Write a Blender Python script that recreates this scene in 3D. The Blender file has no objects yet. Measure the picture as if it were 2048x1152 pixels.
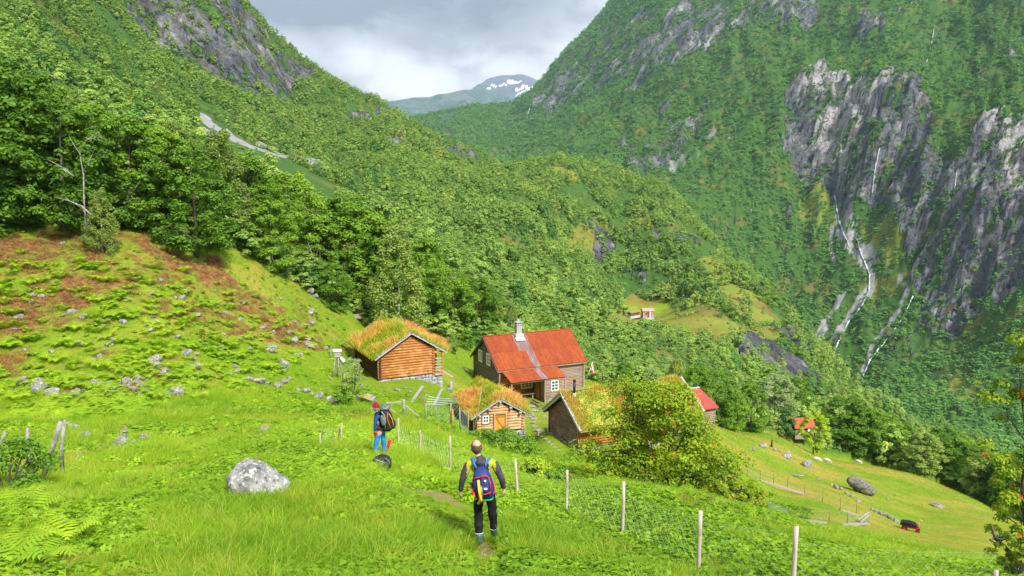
import bpy, math, random
import numpy as np
from mathutils import Vector, Matrix, Euler
random.seed(7); RNG=np.random.default_rng(11)
scene=bpy.context.scene; COL=scene.collection
# ------------------------------------------------------------------ buildings measured first: the ground is fitted to them
BLD=dict(
 A=dict(X=-9.57,Y=70.24,Z=-13.5,yaw=2.04,L=9.24,w=3.7,r=2.27,hw=3.2,zb=4.56),
 B=dict(X=-1.01,Y=62.02,Z=-17.67,yaw=1.86,L=6.9,w=2.56,r=1.54,hw=2.2,zb=3.12),
 C=dict(X=3.94,Y=58.46,Z=-16.28,yaw=0.44,L=11.84,w=3.13,r=2.17,hw=2.6,zb=3.97),
 H=dict(X=-3.16,Y=80.96,Z=-16.21,yaw=0.43,L=10.89,w=4.04,r=2.97,hw=3.7,zb=6.2))
def bpt(k,lx,ly,dz=0):
    b=BLD[k]; a=(math.cos(b['yaw']),math.sin(b['yaw']))
    return (b['X']+a[0]*lx-a[1]*ly, b['Y']+a[1]*lx+a[0]*ly, b['Z']-b['zb']+dz)
PADS=[bpt('A',.3,3.2,-.05),bpt('A',.3,-3.4,-1.5),bpt('A',9,3.2,.4),bpt('A',9,-3.2,-.3),bpt('A',4.5,0,-.2),
 bpt('B',.3,2.3,-.1),bpt('B',.3,-2.3,-1.7),bpt('B',6.5,2.3,.1),bpt('B',6.5,-2.3,-.7),
 bpt('C',.3,2.6,-.1),bpt('C',.3,-2.6,-.15),bpt('C',6,2.6,-.1),bpt('C',6,-2.6,-.7),bpt('C',11.5,2.6,-.2),bpt('C',11.5,-2.6,-1.2),
 bpt('H',.3,3.7,1.0),bpt('H',.3,-3.7,.2),bpt('H',10.5,3.7,.2),bpt('H',10.5,-3.7,0),bpt('H',3,-6.8,-.1),bpt('H',7,-6.8,-.1)]
F=1500.0; PIT=math.atan(200/1500.0); CP,SP=math.cos(PIT),math.sin(PIT)
SH=12.0
def ray(px,py):
    u=(np.asarray(px,float)-1024)/F; v=(np.asarray(py,float)-576)/F
    d=CP-v*SP
    return u/d, (-SP-v*CP)/d            # x/Y , z/Y
def project(x,y,z):
    d=y*CP-z*SP
    d=np.where(d>0.05,d,0.05)
    return 1024+F*x/d, 576+F*(-(y*SP+z*CP))/d
COLS={
0:[(1152,8.5),(1050,11.5),(960,17),(900,24),(850,31),(785,42),(700,47),(600,52),(500,58),(452,63),(380,85),(250,140),(100,230),(0,300),(-150,420),(-300,600),(-400,1000)],
150:[(1152,9),(965,17.5),(895,25),(845,32),(790,42),(700,48),(600,54),(520,59),(468,64),(400,90),(250,180),(100,330),(0,430),(-150,600),(-250,900)],
300:[(1152,9.5),(1000,15),(890,27),(840,34),(780,42),(700,49),(600,57),(520,63),(478,68),(420,95),(330,170),(250,260),(150,420),(60,590),(0,630),(-80,700),(-150,850),(-160,1200)],
450:[(1152,9.8),(1000,14.8),(900,25),(850,34),(805,43),(750,51),(680,58),(600,65),(540,70),(492,75),(440,105),(380,170),(300,300),(220,480),(165,600),(100,640),(30,680),(-30,850),(20,1100),(90,1600)],
600:[(1152,10),(1000,14.8),(920,21),(870,30),(810,48),(750,58),(680,68),(620,76),(570,84),(520,110),(460,160),(400,240),(330,400),(270,600),(215,720),(170,760),(118,880),(150,1150),(200,1600)],
700:[(1152,10),(1040,13.4),(930,21),(870,32),(815,49),(760,63),(690,76),(625,89),(560,130),(480,200),(400,330),(330,480),(270,680),(190,950),(230,1300)],
750:[(930,22),(880,31),(830,45),(790,58),(763,70),(725,77),(690,82),(665,90),(610,110),(520,180),(430,300),(350,450),(290,620),(220,1000),(260,1400)],
830:[(1152,10),(1060,12.8),(980,17.2),(918,25),(870,37),(815,53),(765,69),(700,84),(662,98),(600,130),(500,220),(420,350),(350,500),(300,700),(260,900),(300,1300),(290,2200),(265,2900),(244,3500),(270,4300)],
900:[(1130,11.3),(950,22),(905,31),(870,43),(830,54),(785,65),(748,75),(710,88),(672,105),(600,160),(500,270),(420,410),(350,600),(292,880),(330,1200),(300,2200),(268,2900),(232,3500),(260,4300)],
960:[(1152,10),(1095,12.7),(1000,17.6),(950,23),(910,35),(885,49),(868,62),(800,76),(741,87),(700,103),(640,140),(560,220),(480,330),(400,470),(362,620),(354,720),(316,900),(345,1150),(305,2200),(270,2900),(220,3500),(250,4300)],
1060:[(1152,10.2),(1050,14.5),(1000,19),(965,26),(935,38),(905,50),(868,61),(820,73),(780,82),(720,105),(690,130),(600,230),(500,340),(420,480),(366,620),(340,740),(362,880),(325,1900),(270,2500),(192,3300),(230,4300)],
1130:[(1152,10.5),(1080,13.5),(1038,17),(985,25),(940,42),(905,56),(865,64),(820,75),(770,92),(740,120),(700,170),(650,260),(600,330),(500,430),(420,540),(358,650),(325,740),(365,900),(335,1500),(290,1900),(220,2500),(112,3200),(160,4300)],
1240:[(1152,10.7),(1084,14),(1000,20),(970,30),(930,46),(905,58),(870,66),(830,75),(790,95),(760,130),(725,190),(685,300),(652,375),(625,430),(560,500),(480,560),(400,640),(366,690),(400,850),(370,1250),(300,1600),(200,2000),(100,2400),(5,2900),(60,4300)],
1330:[(1152,11),(1095,13.5),(1030,17.5),(997,22),(992,32),(965,45),(930,55),(890,68),(850,85),(810,105),(780,140),(740,200),(700,280),(665,370),(640,405),(618,440),(560,480),(480,540),(420,610),(402,650),(440,780),(430,1000),(350,1300),(200,1700),(50,2200),(-100,2800),(-100,4300)],
1430:[(1152,11.5),(1075,15),(1025,19),(1012,30),(985,45),(945,61),(900,80),(853,110),(850,140),(810,180),(770,225),(740,270),(700,320),(650,360),(600,400),(540,470),(500,570),(570,700),(600,820),(500,1000),(400,1150),(250,1450),(100,1800),(-50,2300),(-150,2800)],
1550:[(1152,12),(1080,17),(1045,23),(1040,45),(1028,63),(980,82),(930,105),(874,135),(872,165),(830,220),(790,270),(745,310),(700,340),(650,380),(605,430),(690,600),(750,750),(700,850),(600,950),(500,1030),(400,1130),(250,1300),(100,1600),(-50,1950),(-200,2400)],
1640:[(1152,12.3),(1100,17),(1068,27),(1042,58),(1000,80),(960,108),(913,150),(905,190),(880,240),(830,290),(780,330),(735,360),(705,385),(780,500),(825,640),(740,800),(650,880),(550,970),(450,1050),(350,1130),(200,1280),(100,1500),(0,1750),(-150,2200)],
1750:[(1152,13),(1112,19),(1085,38),(1050,75),(1000,100),(933,148),(937,180),(925,220),(880,270),(840,310),(812,340),(850,450),(860,580),(800,680),(700,780),(600,860),(500,930),(400,1000),(300,1060),(200,1130),(100,1350),(0,1600),(-150,2100)],
1850:[(1152,13.5),(1125,20),(1095,50),(1055,88),(1000,115),(958,142),(970,180),(955,230),(915,290),(890,330),(893,450),(866,560),(800,640),(700,730),(600,800),(500,860),(400,920),(300,990),(200,1080),(100,1280),(0,1500),(-150,1950)],
1950:[(1152,14),(1130,25),(1100,62),(1050,95),(1000,130),(1010,170),(990,250),(950,350),(920,450),(900,510),(850,570),(750,640),(650,710),(550,760),(450,810),(350,870),(250,960),(150,1080),(50,1300),(-100,1700)],
2048:[(1200,11),(1158,45),(1100,80),(1048,118),(1062,160),(1040,230),(1000,330),(960,420),(900,500),(800,570),(700,620),(600,670),(500,720),(400,770),(300,840),(200,930),(100,1060),(0,1200),(-150,1500)],
}
COLS[-260]=[(py+6,Y*.95) for py,Y in COLS[0]]
COLS[2300]=[(py,Y*.9) for py,Y in COLS[2048]]
pts=[]
for cx,l in COLS.items():
    for py,Y in l:
        a,b=ray(cx,py); pts.append((a*Y,Y,b*Y))
pts+=[(0,0,-1.7),(-5,0,-1.3),(5,0,-2.3),(-9,1,-1.0),(9,1,-2.9),(0,-8,.7),(-3,-8,1.0),(3,-8,.4),(0,4,-3.0),(-5,4,-2.5),(5,4,-3.6)]
pts=[q for q in pts if min((q[0]-p[0])**2+(q[1]-p[1])**2 for p in PADS)>9]+PADS
pts=np.array(pts)
def uw(x,y):
    Yp=np.maximum(y+SH,1.0)
    return x/Yp, np.log(Yp)
SU=3.2
pu,pw=uw(pts[:,0],pts[:,1]); pe=pts[:,2]/(pts[:,1]+SH)
A=np.stack([pu*SU,pw],1)
def kern(r2): return .5*r2*np.log(r2+1e-12)
D=((A[:,None]-A[None])**2).sum(-1)
n=len(A); K=kern(D)+2e-4*np.eye(n); Pm=np.c_[np.ones(n),A]
M=np.block([[K,Pm],[Pm.T,np.zeros((3,3))]])
sol=np.linalg.solve(M,np.r_[pe,0,0,0]); W_,C_=sol[:n],sol[n:]
def evalE(u,w):
    B=np.stack([np.clip(u,-.8,.8)*SU,np.clip(w,1.3,8.4)],-1).reshape(-1,2); out=np.empty(len(B))
    for i in range(0,len(B),20000):
        b=B[i:i+20000]; d=((b[:,None]-A[None])**2).sum(-1)
        out[i:i+20000]=kern(d)@W_+C_[0]+b@C_[1:]
    return out.reshape(np.shape(u))
# value-noise
def hash2(i,j,s=0):
    h=(i.astype(np.int64)*374761393+j.astype(np.int64)*668265263+s*1442695041)&0xffffffff
    h=((h^(h>>13))*1274126177)&0xffffffff
    return ((h^(h>>16))&0xffff)/65535.0
def vnoise(x,y,s=0):
    i=np.floor(x);j=np.floor(y);fx=x-i;fy=y-j;fx=fx*fx*(3-2*fx);fy=fy*fy*(3-2*fy)
    a=hash2(i,j,s);b=hash2(i+1,j,s);c=hash2(i,j+1,s);d=hash2(i+1,j+1,s)
    return (a*(1-fx)+b*fx)*(1-fy)+(c*(1-fx)+d*fx)*fy
def fbm(x,y,o=4,s=0):
    t=0;a=1;n=0
    for k in range(o):
        t=t+a*(vnoise(x,y,s+k)*2-1);n+=a;a*=.5;x=x*2.03+17.1;y=y*2.03+5.7
    return t/n
def ridged(x,y,o=4,s=0):
    t=0;a=1;n=0
    for k in range(o):
        t=t+a*(1-2*abs(vnoise(x,y,s+k)*2-1));n+=a;a*=.5;x=x*2.07+9.1;y=y*2.07+3.3
    return t/n
NU,NW=800,1280
gu=np.linspace(-1.05,1.05,NU); gw=np.linspace(math.log(3.5),math.log(4300),NW)
GU,GW=np.meshgrid(gu,gw,indexing='ij')
cu=np.linspace(-1.05,1.05,321); cw=np.linspace(gw[0],gw[-1],381)
def cubic_up(A_,o_,n_,ax):
    A_=np.moveaxis(A_,ax,0); f=np.clip((n_-o_[0])/(o_[1]-o_[0]),0,len(o_)-1.0001); i=f.astype(int); t=(f-i)[:,None]; g=lambda k:A_[np.clip(i+k,0,len(o_)-1)]
    p0,p1,p2,p3=g(-1),g(0),g(1),g(2); r=p1+.5*t*(p2-p0+t*(2*p0-5*p1+4*p2-p3+t*(3*(p1-p2)+p3-p0))); return np.moveaxis(r,0,ax)
CU,CW=np.meshgrid(cu,cw,indexing='ij'); E=cubic_up(cubic_up(evalE(CU,CW),cu,gu,0),cw,gw,1); GYp=np.exp(GW); GX=GU*GYp; GY=GYp-SH
GZ=E*GYp
PXV,PYV=project(GX,GY,GZ)
def inpoly(px,py,poly):
    r=np.zeros(px.shape,bool); n=len(poly); j=n-1
    for i in range(n):
        xi,yi=poly[i]; xj,yj=poly[j]
        c=((yi>py)!=(yj>py))&(px<(xj-xi)*(py-yi)/((yj-yi)+1e-9)+xi)
        r^=c; j=i
    return r
def polydist(px,py,line):
    d=np.full(px.shape,1e9)
    for (x0,y0),(x1,y1) in zip(line[:-1],line[1:]):
        L2=(x1-x0)**2+(y1-y0)**2
        t=np.clip(((px-x0)*(x1-x0)+(py-y0)*(y1-y0))/L2,0,1)
        d=np.minimum(d,np.hypot(px-x0-t*(x1-x0),py-y0-t*(y1-y0)))
    return d
TLX=[-300,0,450,600,750,900,1060,1240,1430,1550,1750,2048,2300]; TLY=[60,63,75,84,92,104,110,122,128,150,158,140,130]
MTX=[-300,700,750,900,1060,1240,1430,1550,1640,1750,1850,1950,2048,2300]; MTY=[9e3,9e3,1250,1200,1000,900,780,720,610,560,540,480,400,380]
def near_lim(px): return np.interp(px,TLX,TLY)
def mount_lim(px): return np.interp(px,MTX,MTY)
def region(x,y,px): 
    return np.where(y<near_lim(px),0,np.where(y<mount_lim(px),1,2))
REG=region(GX,GY,PXV)
jx=fbm(PXV/55,PYV/55,4,3)*26; jy=fbm(PXV/55,PYV/55,4,9)*26
JX,JY=PXV+jx,PYV+jy
ROCK_POLY={1:[
 [(215,-60),(270,40),(300,105),(350,120),(400,160),(470,192),(520,215),(590,222),(592,185),(635,168),(600,130),(560,100),(505,45),(450,-20),(440,-80)],
 [(680,228),(760,240),(765,250),(700,250)],[(905,320),(960,330),(985,348),(900,345)],[(760,288),(830,300),(800,312)],
 [(1290,472),(1380,470),(1410,500),(1300,505)],[(1180,455),(1230,480),(1225,545),(1190,530)],
 [(1470,690),(1500,692),(1560,712),(1625,765),(1640,790),(1560,760),(1480,735)],[(1535,652),(1590,660),(1640,690),(1645,722),(1600,712),(1560,680)],
 [(1250,560),(1290,575),(1285,590),(1240,575)]],
 2:[[(1575,170),(1640,150),(1720,172),(1790,160),(1850,200),(1868,255),(1860,330),(1855,385),(1800,400),(1760,420),(1690,430),(1640,380),(1575,330)],
 [(1850,330),(1905,345),(1950,290),(2000,255),(2100,240),(2100,560),(1980,620),(1900,580),(1850,600),(1815,520),(1790,470),(1760,400)],
 [(1820,560),(1900,580),(1960,640),(1900,690),(1850,640)],
 [(1240,75),(1280,30),(1400,25),(1470,30),(1560,-30),(1650,-30),(1620,40),(1500,75),(1440,110),(1380,110),(1290,150),(1210,165),(1150,190),(1100,228),(1048,222),(1085,170),(1170,120)],
 [(1330,230),(1400,240),(1380,330),(1290,380),(1250,370),(1300,310)],[(1700,60),(1760,50),(1770,90),(1720,100)]]}
rock=np.zeros(GX.shape)
for rg,ps in ROCK_POLY.items():
    for p in ps: rock[(REG==rg)&inpoly(JX,JY,p)]=1
solid=np.zeros(GX.shape,bool)
for p in ROCK_POLY[1][6:8]: solid|=(REG==1)&inpoly(PXV+jx*.5,PYV+jy*.5,p)
brk=fbm(GU*34+GW*4,GW*60-GU*10,5,21)+.35*fbm(GU*220,GW*190,3,22)
vz=np.clip((PYV-20)/300,0,1)
rock=np.where(rock>0,np.clip(np.where((REG==2)&(PXV>1560),.92,np.where(REG==1,.85,.50))+brk*np.where(PXV>1560,1.45,1.7),0,1),0); rock=np.where(solid,np.clip(.95+brk,0,1),rock)
# thin rocky ribs elsewhere on the steep far side
rib=np.clip((ridged(GU*30+GW*9,GW*22-GU*8,4,40)-.56)*5,0,1)*(REG==2)*np.clip(fbm(GU*9,GW*9,3,60)*2.2+.15,0,1)
rock=np.maximum(rock,rib*.8)
scree=np.zeros(GX.shape)
def sline(line,w,rg=None,k=1.0,y0=0,y1=9e9):
    global scree
    d=polydist(PXV+jx*.25,PYV+jy*.25,line)
    m=(d<w)&(GY>y0)&(GY<y1)
    if rg is not None: m&=(REG==rg)
    scree=np.maximum(scree,np.where(m,k,0))
sline([(405,238),(440,262),(500,300),(560,325),(600,345),(645,370)],6.5,1)
sline([(520,292),(590,322),(640,360)],5,1,.8)
sline([(505,232),(560,262),(590,285)],5,1,.8); sline([(650,275),(700,312)],5,1,.7); sline([(380,262),(430,275)],8,1,.8)
sline([(1670,380),(1680,430),(1700,480)],9,2,.7)
sline([(1688,430),(1690,470),(1702,495),(1733,530)],19,2,.95)
sline([(1663,460),(1660,500),(1665,530)],4,2,.9)
sline([(1685,600),(1665,640),(1636,690)],7,2,1); sline([(1815,600),(1790,650),(1750,700),(1722,762)],4,2,.9)
sline([(1800,565),(1812,600)],10,2,.6)
sline([(1668,700),(1700,640),(1738,585)],7,2,.95); sline([(1733,525),(1742,560),(1738,590)],7,2,.9)
sline([(1430,270),(1395,330),(1340,350)],6,2,.5)
scree*=np.clip(.8+fbm(PXV/9,PYV/9,3,77)*1.6,0,1)
pale=np.zeros(GX.shape)
for p in [[(1600,165),(1700,160),(1790,175),(1740,235),(1690,215),(1640,200)],[(1640,240),(1690,235),(1700,260),(1660,330),(1625,340)],[(1700,240),(1720,245),(1690,330),(1670,330)],[(2000,290),(2060,270),(2060,400),(2010,400)],[(290,80),(320,90),(380,150),(350,140)],[(1930,280),(2050,240),(2050,260),(1950,300)]]:
    pale[(REG>0)&inpoly(JX,JY,p)]=.9
pale=np.maximum(pale,.8*np.clip(fbm(GU*60,GW*60,3,81)*4-1.2,0,1)*(rock>.3))
# open land in the woods (heather and grass, no trees)
OPEN=[[(1205,640),(1250,608),(1330,612),(1400,632),(1470,655),(1550,655),(1570,690),(1500,690),(1430,715),(1330,705),(1230,690)],
 [(1380,540),(1430,530),(1530,600),(1560,650),(1470,640),(1440,590)],[(1100,480),(1180,470),(1200,520),(1150,530)],
 [(1090,355),(1160,350),(1180,375),(1110,378)],[(740,280),(800,290),(850,320),(760,300)],[(1570,845),(1600,838),(1606,872),(1555,868)],
 [(1600,400),(1650,370),(1700,420),(1650,470),(1600,440)],[(1740,470),(1800,440),(1830,520),(1760,540)],[(1740,560),(1800,560),(1790,600),(1735,610)],
 [(1900,770),(1970,780),(1950,840),(1900,830)]]
opn=np.zeros(GX.shape)
for p in OPEN: opn[(REG>0)&inpoly(JX,JY,p)]=1
farm_lawn=((REG==1)&inpoly(PXV+jx*.3,PYV+jy*.3,[(1215,640),(1262,612),(1330,612),(1378,640),(1340,660),(1260,660)])).astype(float)
heath=np.zeros(GX.shape)
hb=fbm(GX/3.2,GY/3.2,4,31)+.5*fbm(GX/.9,GY/.9,2,35)
hm=inpoly(PXV+jx*1.6,PYV+jy*1.6,[(-400,455),(200,470),(430,520),(470,555),(640,640),(700,720),(600,690),(470,660),(330,640),(230,640),(120,650),(0,690),(-400,690)])&(REG==0)
heath=np.where(hm,np.clip(.72+hb*1.7,0,1),0)
hm2=inpoly(PXV+jx,PYV+jy,[(0,690),(300,700),(380,780),(0,790)])&(REG==0)
heath=np.maximum(heath,np.where(hm2,np.clip(hb*2.2-.1,0,.8),0))
dry=np.clip(fbm(GX/7,GY/7,4,51)*1.6-.05,0,1)*.6
dry=np.where((REG==0)&(GY>60)&(PXV>1380),np.clip(.5+fbm(GX/9+GY/14,GY/5,4,52)*1.6,0,1),dry)
dry=np.where((REG==0)&(GY>44)&(PYV<680)&(PXV<760),np.maximum(dry,np.clip(.35+hb,0,1)),dry)
dry=np.where(REG>0,np.where(opn>0,.75+.5*hb,np.clip(fbm(GX/30,GY/30,4,53)*1.5,0,.7)),dry)
dry=np.where(farm_lawn>0,.15,dry)
heath=np.where((REG==1)&(opn>.5),np.clip(.25+fbm(GX/14,GY/14,3,58)*1.4,0,.8),heath)
dirt=np.zeros(GX.shape)
dirt=np.maximum(dirt,(polydist(PXV+jx*.2,PYV+jy*.2,[(985,1200),(975,1110),(962,1050),(900,1005),(820,985),(780,950)])<np.interp(GY,[8,13,20],[26,14,6]))*(GY<24)*np.clip(.35+fbm(GX*1.3,GY*1.3,3,66)*1.5,0,.8))
wood=np.where(REG==2,np.where(opn>.5,.55,1.0),np.where(REG==1,np.where(opn>.5,.40,1.0),0.0))*(farm_lawn<.5)
for p in [[(740,640),(760,600),(960,640),(1180,700),(1400,800),(1460,860),(1400,840),(1200,760),(1180,740),(1000,690),(900,700),(760,690)]]:
    wood=np.maximum(wood,.4*inpoly(JX,JY,p)*(REG==0))
# relief
Yp=np.exp(GW)
amp=np.interp(Yp,[4,15,40,90,160,400,900,2000,4300],[.03,.07,.14,.22,.9,4,9,16,24])
wl=np.interp(Yp,[4,15,40,90,160,400,900,2000,4300],[1.5,2.2,4,9,30,70,130,220,340])
damp=np.ones(GX.shape)
for p in PADS: damp*=1-np.exp(-((GX-p[0])**2+(GY-p[1])**2)/12)
# a fixed set of noise octaves in metres, each faded in where it is large enough to be seen
disp=np.zeros(GX.shape)
for k,(L,a) in enumerate([(1.1,.035),(2.3,.07),(5,.12),(11,.22),(26,.8),(60,2.6),(140,7),(320,13)]):
    fade=np.clip((Yp/ (L*2.2))**1.0,0,1)*np.clip(L/(Yp*.018),0,1)
    near=np.where(REG==0,(1 if L<12 else 0),(1.0 if L>5 else .5))
    e1=np.clip((Yp-140)/(60),0,1) if L>20 else 1
    f=ridged(GX/L,GY/L,2,100+k) if L>50 else fbm(GX/L,GY/L,2,100+k)
    disp+=a*f*fade*near*e1
ridgefade=1-.6*np.exp(-((GY-np.interp(PXV,[450,600,750,900,1060,1240,1430,1550,1640,1750,1850],[850,880,1000,880,760,690,570,430,385,340,330]))/60)**2)*(REG<2)
gul=ridged(GU*26+3*GW,GW*15-GU*5,5,200)
gul2=ridged(GU*110+6*GW,GW*80,3,210)
rs=rock.copy()
for _ in range(3): rs=(rs+np.roll(rs,1,0)+np.roll(rs,-1,0)+np.roll(rs,1,1)+np.roll(rs,-1,1))/5
disp+=(REG==2)*(gul*22+gul2*6)*np.clip((GY-500)/700,.25,1)
disp+=rs*(gul*3+gul2*4+9*np.round(3*fbm(GX/50,GY/50,3,220)))*np.clip(GY/900,.12,1.1)
GZ=GZ+disp*damp*ridgefade
def HZ(x,y):
    x=np.asarray(x,float); y=np.asarray(y,float)
    u,w=uw(x,y)
    fi=np.clip((u-gu[0])/(gu[1]-gu[0]),0,NU-1.001);fj=np.clip((w-gw[0])/(gw[1]-gw[0]),0,NW-1.001)
    i=fi.astype(int);j=fj.astype(int);s=fi-i;t=fj-j
    return (GZ[i,j]*(1-s)+GZ[i+1,j]*s)*(1-t)+(GZ[i,j+1]*(1-s)+GZ[i+1,j+1]*s)*t
def lut(arr,x,y):
    u,w=uw(np.asarray(x,float),np.asarray(y,float))
    i=np.clip(np.rint((u-gu[0])/(gu[1]-gu[0])),0,NU-1).astype(int);j=np.clip(np.rint((w-gw[0])/(gw[1]-gw[0])),0,NW-1).astype(int)
    return arr[i,j]
YS=np.exp(np.linspace(math.log(5),math.log(4200),2600))
def spot(px,py,ymin=0):
    """ground point seen from the viewpoint in the given direction"""
    a,b=ray(px,py); z=HZ(a*YS,YS); k=np.nonzero((b*YS<=z)&(YS>ymin))[0]
    k=k[0] if len(k) else len(YS)-1
    Y=YS[k]; return Vector((float(a*Y),float(Y),float(HZ(a*Y,Y))))
def gp(px,Y):
    """ground point on a bearing at a distance"""
    a,_=ray(px,600); 
    for _i in range(4):
        z=float(HZ(a*Y,Y)); _,py=project(a*Y,Y,z); a,_=ray(px,py)
    return Vector((float(a*Y),float(Y),float(HZ(a*Y,Y))))
def zat(px,py,Y):
    return float(ray(px,py)[1]*Y)
# ------------------------------------------------------------------ mesh helpers
def npmesh(name,V,Fs,mats=(),attrs=None,smooth=False,midx=None):
    """Fs: int array (n,k) of equal-sized faces"""
    me=bpy.data.meshes.new(name); V=np.asarray(V,np.float32); Fs=np.asarray(Fs,np.int32)
    me.vertices.add(len(V)); me.vertices.foreach_set('co',V.ravel())
    n,k=Fs.shape if len(Fs) else (0,4)
    me.loops.add(n*k); me.loops.foreach_set('vertex_index',Fs.ravel())
    me.polygons.add(n); me.polygons.foreach_set('loop_start',np.arange(n,dtype=np.int32)*k)
    try: me.polygons.foreach_set('loop_total',np.full(n,k,np.int32))
    except Exception: pass
    for m in mats: me.materials.append(m)
    if midx is not None: me.polygons.foreach_set('material_index',np.asarray(midx,np.int32))
    if smooth: me.polygons.foreach_set('use_smooth',np.ones(n,bool))
    me.update(calc_edges=True)
    for an,(dom,typ,val) in (attrs or {}).items():
        at=me.attributes.new(an,typ,dom)
        at.data.foreach_set('vector' if typ=='FLOAT_VECTOR' else 'value',np.asarray(val,np.float32 if typ!='INT' else np.int32).ravel())
    return me
def link(o,parent=None):
    COL.objects.link(o)
    if parent is not None: o.parent=parent
    return o
def tag(o,label=None,cat=None,group=None,kind=None):
    if label: o['label']=label
    if cat: o['category']=cat
    if group: o['group']=group
    if kind: o['kind']=kind
    return o
def empty(name,loc,rz=0,label=None,cat=None,group=None,rot=None,scale=None):
    o=bpy.data.objects.new(name,None); o.empty_display_size=.2; o.location=loc
    o.rotation_euler=rot if rot else (0,0,rz)
    if scale: o.scale=(scale,)*3 if not hasattr(scale,'__len__') else scale
    link(o); return tag(o,label,cat,group)
class MB:
    def __init__(s): s.v=[]; s.f=[]; s.m=[]; s.cur=0
    def add(s,vs,fs):
        o=len(s.v); s.v+= [tuple(v) for v in vs]; s.f+=[tuple(i+o for i in f) for f in fs]; s.m+=[s.cur]*len(fs); return s
    def box(s,c,d,R=None):
        vs=[Vector((sx*d[0]/2,sy*d[1]/2,sz*d[2]/2)) for sz in(-1,1) for sy in(-1,1) for sx in(-1,1)]
        if R is not None: vs=[R@v for v in vs]
        c=Vector(c); return s.add([v+c for v in vs],[(0,2,3,1),(4,5,7,6),(0,1,5,4),(2,6,7,3),(0,4,6,2),(1,3,7,5)])
    def beam(s,a,b,w,h,up=(0,0,1)):
        a,b=Vector(a),Vector(b); x=(b-a).normalized(); y=Vector(up).cross(x)
        if y.length<1e-4: y=Vector((0,1,0)).cross(x)
        y.normalize(); z=x.cross(y); R=Matrix((x,y,z)).transposed()
        return s.box((a+b)/2,((b-a).length,w,h),R)
    def tube(s,path,rad,n=6,cap=True,jit=0):
        P=[Vector(p) for p in path]; R=rad if hasattr(rad,'__len__') else [rad]*len(P); rings=[]
        ref=Vector((.3,.2,1)).normalized()
        for i,p in enumerate(P):
            t=(P[min(i+1,len(P)-1)]-P[max(i-1,0)]).normalized()
            a=t.cross(ref if abs(t.dot(ref))<.95 else Vector((1,0,0))).normalized(); b=t.cross(a)
            rings.append([p+(a*math.cos(2*math.pi*k/n)+b*math.sin(2*math.pi*k/n))*R[i]*(1+random.uniform(-jit,jit)) for k in range(n)])
        vs=[v for r in rings for v in r]; fs=[]
        for i in range(len(P)-1):
            for k in range(n): fs.append((i*n+k,i*n+(k+1)%n,(i+1)*n+(k+1)%n,(i+1)*n+k))
        if cap: fs.append(tuple(range(n))[::-1]); fs.append(tuple((len(P)-1)*n+k for k in range(n)))
        return s.add(vs,fs)
    def ball(s,c,r,n=8,m=6,sc=(1,1,1),jit=0):
        c=Vector(c); vs=[c+Vector((0,0,-r*sc[2]))]
        for i in range(1,m):
            th=math.pi*i/m
            for k in range(n):
                q=r*(1+random.uniform(-jit,jit)); ph=2*math.pi*k/n
                vs.append(c+Vector((q*math.sin(th)*math.cos(ph)*sc[0],q*math.sin(th)*math.sin(ph)*sc[1],-q*math.cos(th)*sc[2])))
        vs.append(c+Vector((0,0,r*sc[2]))); L=len(vs)-1; fs=[]
        for k in range(n): fs.append((0,1+(k+1)%n,1+k)); fs.append((L,L-n+k,L-n+(k+1)%n))
        for i in range(m-2):
            for k in range(n): a=1+i*n; fs.append((a+k,a+(k+1)%n,a+n+(k+1)%n,a+n+k))
        return s.add(vs,fs)
    def prism(s,poly,h0,h1,axis='z'):
        n=len(poly)
        def P(p,h): return (p[0],p[1],h) if axis=='z' else ((h,p[0],p[1]) if axis=='x' else (p[0],h,p[1]))
        vs=[P(p,h0) for p in poly]+[P(p,h1) for p in poly]
        return s.add(vs,[tuple(range(n))[::-1],tuple(range(n,2*n))]+[(i,(i+1)%n,n+(i+1)%n,n+i) for i in range(n)])
    def mat(s,i): s.cur=i; return s
    def build(s,name,mats,parent=None,smooth=False,loc=None,bevel=0):
        me=bpy.data.meshes.new(name); me.from_pydata(s.v,[],s.f)
        for m in (mats if isinstance(mats,(list,tuple)) else [mats]): me.materials.append(m)
        me.polygons.foreach_set('material_index',s.m)
        if smooth: me.polygons.foreach_set('use_smooth',[True]*len(s.f))
        me.update(); o=bpy.data.objects.new(name,me); link(o,parent)
        if loc is not None: o.location=loc
        if bevel:
            b=o.modifiers.new('bevel','BEVEL'); b.width=bevel; b.segments=2; b.limit_method='ANGLE'
        return o
def copy_tree(o,parent=None):
    c=o.copy(); COL.objects.link(c)
    if parent is not None: c.parent=parent
    for ch in list(o.children): copy_tree(ch,c)
    return c
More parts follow.
